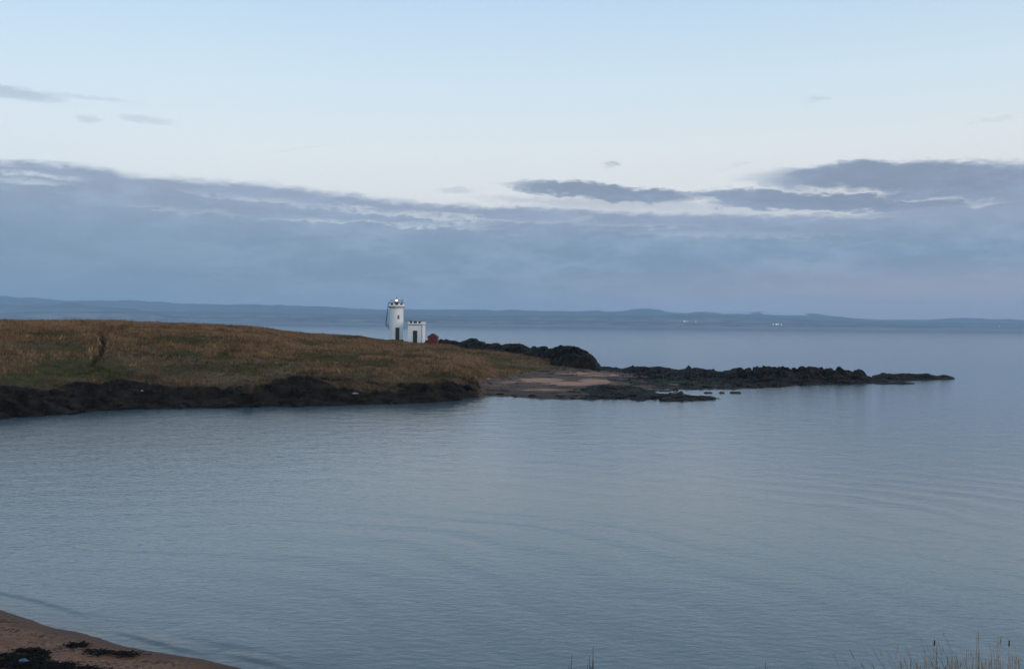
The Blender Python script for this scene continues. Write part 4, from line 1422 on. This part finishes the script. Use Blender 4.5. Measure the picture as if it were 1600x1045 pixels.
top_c = curve_el([(-900, 262), (-300, 250), (-100, 246), (0, 247), (90, 250), (150, 258), (210, 268), (300, 276), (400, 280), (480, 291), (560, 301), (640, 311),
                  (740, 317), (860, 319), (1000, 325), (1100, 326), (1250, 330), (1400, 328), (1600, 320), (1900, 300), (2400, 290)])
dtop = nt.m('SUBTRACT', top_c, el_d)
bank_m = nt.ss(-.002, .009, dtop)
holes = vmax([
    strip(60, 274, 60, 5, .0, .9, .75), strip(40, 283, 50, 3, 0, .9, .6), strip(470, 318, 160, 4, .06, .9, .40), strip(600, 331, 110, 3.4, .10, .8, .6), strip(690, 338, 85, 6.0, .06, .9, .72),
    strip(600, 350, 150, 2.6, .03, .9, .6), strip(690, 351, 70, 4, 0, .95, .5), strip(760, 343, 50, 3, 0, .9, .45),
    strip(840, 347, 60, 2.6, -.02, .9, .35), strip(905, 343, 14, 4, -.3, .9, .35), strip(1000, 352, 90, 2.2, .03, .9, .22), strip(300, 330, 90, 3, .05, .9, .25), strip(1150, 366, 160, 4, .02, .9, .2)])
holes = nt.m('MULTIPLY', holes, nt.ss(.34, .60, nt.m('ADD', nt.m('MULTIPLY', n_fin, .55), nt.m('MULTIPLY', n_xf, .45))))
bank_m = nt.m('MULTIPLY', bank_m, nt.m('SUBTRACT', 1.0, nt.m('MULTIPLY', holes, .8)))
clouds = vmax([
    strip(960, 319, 190, 8, .04, .9, .45), strip(1200, 327, 170, 6, .02, .9, .4),
    strip(1420, 276, 205, 20, .02, .65), strip(1310, 268, 95, 12, -.06, .65), strip(1480, 285, 180, 18, .06, .65), strip(1600, 292, 140, 26, .08, .65), strip(1450, 303, 65, 7, 0, .7),
    strip(900, 296, 105, 11, .05, .6), strip(990, 306, 90, 12, .05, .6), strip(1080, 305, 60, 6, .03, .7, .8), strip(1180, 306, 115, 10, .03, .6), strip(1270, 316, 150, 13, .02, .5), strip(1400, 322, 130, 9, .0, .6), strip(1590, 322, 45, 7, 0, .6),
    strip(1520, 331, 150, 8, 0, .6), strip(880, 312, 30, 3, 0, .8, .35),
    strip(5, 143, 70, 8, .04, .95, .5, az_s, el_s), strip(110, 150, 80, 3, 0, .95, .22, az_s, el_s), strip(137, 186, 15, 5, .05, .95, .28, az_s, el_s), strip(228, 187, 36, 5, .05, .95, .28, az_s, el_s),
    strip(945, 259, 15, 3, 0, .8, .45), strip(1280, 154, 20, 4, 0, .9, .22), strip(1150, 258, 18, 3, -.2, .9, .12), strip(720, 297, 28, 4, 0, .9, .3), strip(1560, 185, 25, 4, 0, .9, .12),
    strip(480, 231, 75, 1.3, -.19, .9, .09, az, el)])
mask = vmax([bank_m, clouds])
# cloud colour: blue-grey body, mauve-grey tops, paler towards the horizon on the right
ce = nt.m('DIVIDE', el, .2, clamp=True)
CE = lambda py: max(0, azel(800, py)[1]) / .2
body = nt.ramp(ce, [(0.0, lin(128, 140, 158)), (CE(480), lin(118, 136, 158)), (CE(440), lin(92, 121, 152)), (CE(400), lin(99, 128, 159)), (CE(350), lin(127, 142, 168)), (CE(300), lin(128, 139, 163)), (1, lin(142, 152, 176))])
tone = nt.m('ADD', nt.m('ADD', nt.m('MULTIPLY', n_big, .45), nt.m('MULTIPLY', n_mid, .38)), nt.m('MULTIPLY', n_fin, .17))
body = nt.mix(nt.m('MULTIPLY', nt.ss(.42, .62, tone), .55), body, lin(152, 171, 200))
body = nt.mix(nt.m('MULTIPLY', nt.ss(.58, .40, tone), .40), body, nt.mix(1.0, body, (.80, .84, .90), 'MULTIPLY'))
rim = nt.m('MULTIPLY', nt.ss(.030, .0, dtop), nt.ss(-.004, .002, dtop))
body = nt.mix(nt.m('MULTIPLY', rim, .40), body, lin(152, 160, 186))
sidehi = nt.m('MULTIPLY', nt.ss(-.15, .45, az), nt.ss(CE(390), CE(475), ce))
body = nt.mix(nt.m('MULTIPLY', sidehi, .9), body, lin(170, 158, 166))
leftlo = nt.m('MULTIPLY', nt.ss(-.05, -.5, az), nt.ss(CE(320), CE(400), ce))
body = nt.mix(nt.m('MULTIPLY', leftlo, .6), body, lin(84, 116, 152))
body = nt.mix(nt.m('MULTIPLY', nt.m('SUBTRACT', clouds, bank_m, clamp=True) if False else nt.m('MULTIPLY', clouds, nt.ss(.006, -.004, dtop)), .8), body, nt.mix(1.0, body, (.90, .89, .89), 'MULTIPLY'))
opac = nt.m('MULTIPLY', mask, nt.m('ADD', .93, nt.m('MULTIPLY', n_mid, .07)))
front_only = nt.ss(-.15, .25, dy)
skyc = nt.mix(opac, clear, body)
skyc = nt.mix(nt.m('MULTIPLY', nt.ss(.35, .0, dy), nt.ss(.10, .02, el)), skyc, clear)
# physical sky adds the after-glow round the low sun, out of frame to the right
sky = nt.new('ShaderNodeTexSky'); sky.sky_type = 'NISHITA'; sky.sun_disc = False
sky.sun_elevation = R(SUN_EL); sky.sun_rotation = R(SUN_AZ)
glow = nt.mix(1.0, sky.outputs[0], (.22, .22, .22), 'MULTIPLY')
tot = nt.mix(1.0, nt.mix(1.0, skyc, (10.1, 10.1, 10.1), 'MULTIPLY'), glow, 'ADD')
nt.l.new(tot, bg.inputs[0])
bg.inputs[1].default_value = 0.1

sl = bpy.data.lights.new('sun', 'SUN'); so = bpy.data.objects.new('sun', sl); COL.objects.link(so)
sl.energy = 1.35; sl.angle = R(45); sl.color = (1.0, .86, .74)
d = Vector((math.sin(R(SUN_AZ)) * math.cos(R(SUN_EL)), math.cos(R(SUN_AZ)) * math.cos(R(SUN_EL)), math.sin(R(SUN_EL))))
so.rotation_euler = d.to_track_quat('Z', 'Y').to_euler()

sc.view_settings.view_transform = 'Standard'
sc.view_settings.look = 'None'
sc.view_settings.exposure = 0
sc.view_settings.gamma = 1
sc.render.engine = 'CYCLES'
sc.cycles.use_denoising = True
sc.cycles.max_bounces = 5
sc.cycles.volume_bounces = 1
